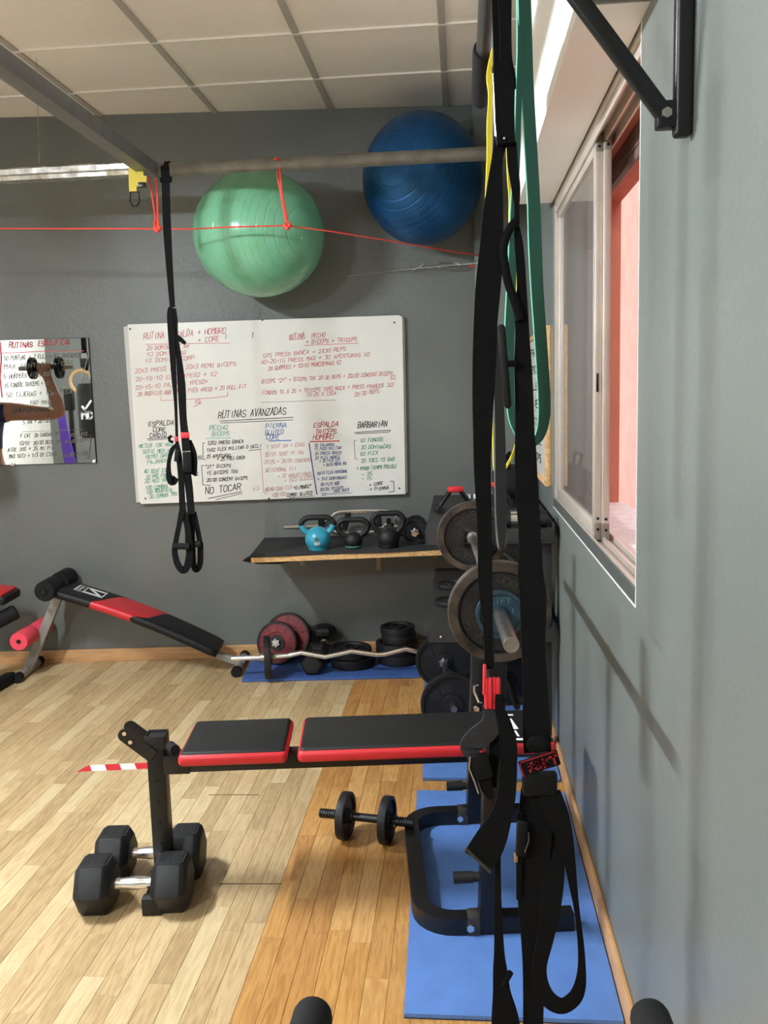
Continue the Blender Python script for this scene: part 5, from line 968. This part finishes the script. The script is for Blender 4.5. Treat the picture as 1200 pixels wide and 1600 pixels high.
part(t, 'stem', G().box((cx, .32, .43), (.05, .04, .6), Matrix.Rotation(.08, 3, 'X'), .004), M_BLACK); part(t, 'base', G().box((cx, .1, .045), (.06, .8, .05), None, .005), M_BLACK); part(t, 'foot_bar', G().box((cx, .48, .025), (.45, .05, .045), None, .008).box((cx, -.28, .025), (.45, .05, .045), None, .008), M_BLACK)
part(t, 'flywheel', G().lathe([(.02, -.012), (.2, -.012), (.2, .012), (.02, .012)], (cx, .25, .26), (1, 0, 0), 40, closed=True), M_IRON); part(t, 'seat_post', G().box((cx, -.18, .36), (.04, .04, .6), Matrix.Rotation(-.1, 3, 'X'), .003), M_BLACK); part(t, 'saddle', G().sphere((cx, -.22, .67), .12, 20, 10, (.8, 1.1, .35)), M_VINYL); part(t, 'crank', G().cyl((cx - .1, .1, .22), (cx + .1, .1, .22), .014, 12), M_STEEL)

# ================================================================== SEEN IN THE MIRROR: a person lifting, rings, bag
def mir(x, y, Yv): p = P(x, y, Yv); return Vector((p.x, 2 * MY - p.y, p.z))
PYR = 2 * MY - 5.17
sh = mir(17, 640, 5.17); el = mir(97, 647, 5.17); wr = mir(76, 584, 5.17); dbc = mir(72, 575, 5.17); cxp = sh.x - .185; fz = 0.0
def build_person():
    Vt, Ed, Rd = [], [], []
    def add(p, r, par=None):
        Vt.append(Vector(p)); Rd.append(r if isinstance(r, tuple) else (r, r))
        if par is not None: Ed.append((par, len(Vt) - 1))
        return len(Vt) - 1
    y = PYR; S = 1.62; zs = sh.z
    pel = add((cxp, y, .90), (.135, .10)); w1 = add((cxp, y, 1.02), (.112, .085), pel); ch = add((cxp, y + .01, 1.17), (.125, .095), w1); uc = add((cxp, y, zs - .02), (.10, .075), ch); nk = add((cxp, y + .01, zs + .09), .05, uc); hd = add((cxp, y + .025, zs + .17), (.072, .085), nk); ht = add((cxp, y + .02, zs + .26), (.068, .08), hd)
    for s_ in (-1, 1):
        mx = lambda p: Vector((cxp + s_ * (p.x - cxp), p.y, p.z))
        a = add(mx(Vector((sh.x, y, zs - .01))), .058, uc); b1 = add(mx((sh + el) / 2 + Vector((0, 0, -.008))), .046, a); e = add(mx(el + Vector((0, .02, 0))), .037, b1); f1 = add(mx(el.lerp(wr, .35) + Vector((.004, .03, 0))), .036, e); w = add(mx(wr + Vector((0, .03, -.01))), .024, f1)
        pm = add(mx(Vector((dbc.x, dbc.y + .028, dbc.z - .022))), (.034, .02), w)
        for k in range(4):
            ox = (-.033 + .022 * k); L_ = (.9, 1, .97, .8)[k]; c = Vector((dbc.x + ox, dbc.y, dbc.z))
            q = add(mx(c + Vector((0, .034, .004))), .0095, pm); q = add(mx(c + Vector((0, .022, .026 * L_))), .0088, q); q = add(mx(c + Vector((0, -.012, .024 * L_))), .0085, q); q = add(mx(c + Vector((0, -.022, .0))), .0075, q)
        q = add(mx(dbc + Vector((-.035, .02, -.022))), .0105, pm); q = add(mx(dbc + Vector((-.02, -.012, -.022))), .0095, q); q = add(mx(dbc + Vector((.006, -.022, -.014))), .008, q)
        h = add((cxp + s_ * .088, y, .85), (.088, .09), pel); m1 = add((cxp + s_ * .1, y + .005, .66), .075, h); k_ = add((cxp + s_ * .105, y + .01, .46), .055, m1); cf = add((cxp + s_ * .108, y - .012, .33), .052, k_); an = add((cxp + s_ * .11, y - .015, .075), .034, cf); fo = add((cxp + s_ * .118, y + .07, .035), (.034, .028), an); to = add((cxp + s_ * .122, y + .16, .026), (.034, .02), fo)
    me = bpy.data.meshes.new('body'); me.from_pydata([tuple(v) for v in Vt], Ed, []); o = bpy.data.objects.new('body_tmp', me); COL.objects.link(o)
    m = o.modifiers.new('s', 'SKIN'); m.use_smooth_shade = True
    for i, v in enumerate(me.skin_vertices[0].data): v.radius = Rd[i]; v.use_root = (i == 0)
    o.modifiers.new('ss', 'SUBSURF').levels = 2
    dg = bpy.context.evaluated_depsgraph_get(); em = bpy.data.meshes.new_from_object(o.evaluated_get(dg)); bpy.data.objects.remove(o, do_unlink=True); return em, zs
em, zs = build_person()
M_SKIN = mat('skin', (186, 132, 104), .55, var=.03, scale=20); M_NAVY = mat('navy purple fabric', (44, 40, 88), .8); M_LEG = mat('purple leggings', (66, 52, 120), .8); M_HAIR = mat('dark reddish hair', (84, 44, 36), .6)
t = thing('person', 'person in a navy top lifting dumbbells, seen in the wall mirror', 'person', Vector((cxp, PYR, 0)))
def from_mesh(me, keep, push):
    b = bmesh.new(); b.from_mesh(me); bmesh.ops.delete(b, geom=[f for f in b.faces if not keep(f.calc_center_median())], context='FACES'); b.normal_update()
    for v in b.verts: v.co += v.normal * push
    return G().bm(b)
part(t, 'body', from_mesh(em, lambda c: True, 0), M_SKIN, sharp=180)
part(t, 'sports_top', from_mesh(em, lambda c: 1.08 < c.z < zs + .03 and abs(c.x - cxp) < .165 and not (c.z > zs - .05 and abs(c.x - cxp) < .06), .004), M_NAVY, sharp=180)
part(t, 'leggings', from_mesh(em, lambda c: .09 < c.z < 1.0 and abs(c.x - cxp) < .25, .004), M_LEG, sharp=180); part(t, 'shoe', from_mesh(em, lambda c: c.z < .1, .006), M_BLACK, sharp=180)
hc = Vector((cxp, PYR + .02, zs + .235)); g = G()
b = bmesh.new(); bmesh.ops.create_uvsphere(b, u_segments=24, v_segments=16, radius=.1); bmesh.ops.delete(b, geom=[f for f in b.faces if f.calc_center_median().y > .045 and f.calc_center_median().z < .055], context='FACES')
for v in b.verts: v.co = Vector((v.co.x * .92, v.co.y * 1.06 - .008, v.co.z * 1.15)) + hc
g.bm(b); g.tube([hc + Vector((0, -.1, .02)), hc + Vector((0, -.15, -.06)), hc + Vector((.01, -.13, -.2)), hc + Vector((0, -.12, -.3))], [.03, .035, .03, .008], 12); part(t, 'hair', g, M_HAIR, sharp=180)
fc = Vector((cxp, PYR + .11, zs + .2)); g = G()
for s_ in (-1, 1): g.sphere(fc + Vector((s_ * .031, -.012, .03)), .011, 12, 8, (1.2, .6, .7))
part(t, 'eyes', g, M_WHITE); g = G()
for s_ in (-1, 1): g.sphere(fc + Vector((s_ * .031, -.004, .03)), .005, 8, 6)
part(t, 'pupils', g, M_BLACK); part(t, 'nose', G().tube([fc + Vector((0, -.008, .025)), fc + Vector((0, .012, -.008)), fc + Vector((0, -.004, -.016))], [.007, .013, .009], 10), M_SKIN); part(t, 'mouth', G().sphere(fc + Vector((0, -.01, -.045)), .016, 12, 6, (1.3, .5, .45)), mat('lips', (160, 84, 80), .5))
for s_ in (-1, 1): part(t, 'ear', G().sphere(hc + Vector((s_ * .088, .02, -.035)), .022, 10, 8, (.4, .8, 1.2)), M_SKIN)
for s_, lb in ((1, 'plate dumbbell held in the lifting hand seen in the mirror'), (-1, 'plate dumbbell held in the other hand out of frame')):
    adj_dumbbell(lb, Vector((cxp + s_ * (dbc.x - cxp), dbc.y, dbc.z)), (1, 0, 0), .31, .062, .024, .13, 'dumbbells held by the person', pm=M_RUB, barm=M_STEEL, nut=M_STEEL)
# gymnastic ring, strap and bag farther back
rc = mir(127, 596, 8.6); t = thing('gym_ring', 'wooden gymnastic ring on a black strap, seen in the mirror', 'gym ring', rc - Vector((0, 0, .11)))
part(t, 'ring', G().tube([rc + Vector((math.cos(a) * .105, 0, math.sin(a) * .105)) for a in [k * math.pi / 16 for k in range(32)]], .015, 12, closed=True), M_WOOD); part(t, 'strap', G().box((rc.x + .05, rc.y, (rc.z + .1 + CEIL) / 2), (.05, .006, CEIL - rc.z - .1), None, .001), M_WEB); part(t, 'buckle', G().box((rc.x + .05, rc.y + .01, rc.z + .2), (.09, .02, .14), None, .008), M_BLACK); part(t, 'buckle_plate', G().box((rc.x + .05, rc.y + .022, rc.z + .24), (.06, .006, .05), None, .004), M_SILVER)
bc = mir(141, 640, 8.3); bc.x += .04; t = thing('punch_bag', 'black punch bag with a white tick mark, seen in the mirror', 'punch bag', bc - Vector((0, 0, .28)))
part(t, 'bag', G().lathe([(.0, -.26), (.13, -.26), (.15, -.23), (.15, .2), (.13, .24), (0, .24)], bc, ZZ, 28), M_VINYL); g = G(); q0 = bc + Vector((-.02, .152, 0)); stroke_line(g, q0 + Vector((-.04, 0, .03)), q0 + Vector((-.02, 0, .0)), -NB, .02); stroke_line(g, q0 + Vector((-.02, 0, .0)), q0 + Vector((.04, 0, .08)), -NB, .016); stroke_text(g, 'MD', q0 + Vector((-.05, .0, -.08)), Vector((1, 0, 0)), ZZ, -NB, .1, .06, .016, 0, 0); part(t, 'printed_mark', g, M_WHITE)
g = G()
for k in range(4): a = k * math.pi / 2; g.cyl(bc + Vector((math.cos(a) * .12, math.sin(a) * .12, .23)), bc + Vector((0, 0, .55)), .004, 6)
g.cyl(bc + Vector((0, 0, .55)), Vector((bc.x, bc.y, CEIL)), .006, 6); part(t, 'chain', g, M_STEEL)
pc_ = mir(103, 690, 9.0); t = thing('purple_towel', 'purple cloth hanging from a black stand, seen in the mirror', 'towel', Vector((pc_.x, pc_.y, 0))); part(t, 'cloth', G().sweep([Vector((pc_.x - .03, pc_.y, pc_.z + .3)), Vector((pc_.x, pc_.y + .03, pc_.z + .1)), Vector((pc_.x + .03, pc_.y, pc_.z - .25)), Vector((pc_.x + .04, pc_.y, pc_.z - .5))], [.07, .09, .12, .13], [Vector((0, 1, 0))] * 4, .012), mat('purple cloth', (98, 66, 190), .8)); part(t, 'stand', G().box((pc_.x + .06, pc_.y - .04, (pc_.z + .4) / 2), (.04, .04, pc_.z + .4), None, .003), M_BLACK); part(t, 'stand_foot', G().box((pc_.x + .06, pc_.y - .04, .02), (.4, .4, .04), None, .01), M_BLACK); part(t, 'stand_head', G().box((pc_.x + .06, pc_.y - .02, pc_.z + .42), (.09, .08, .22), None, .01), M_BLACK)
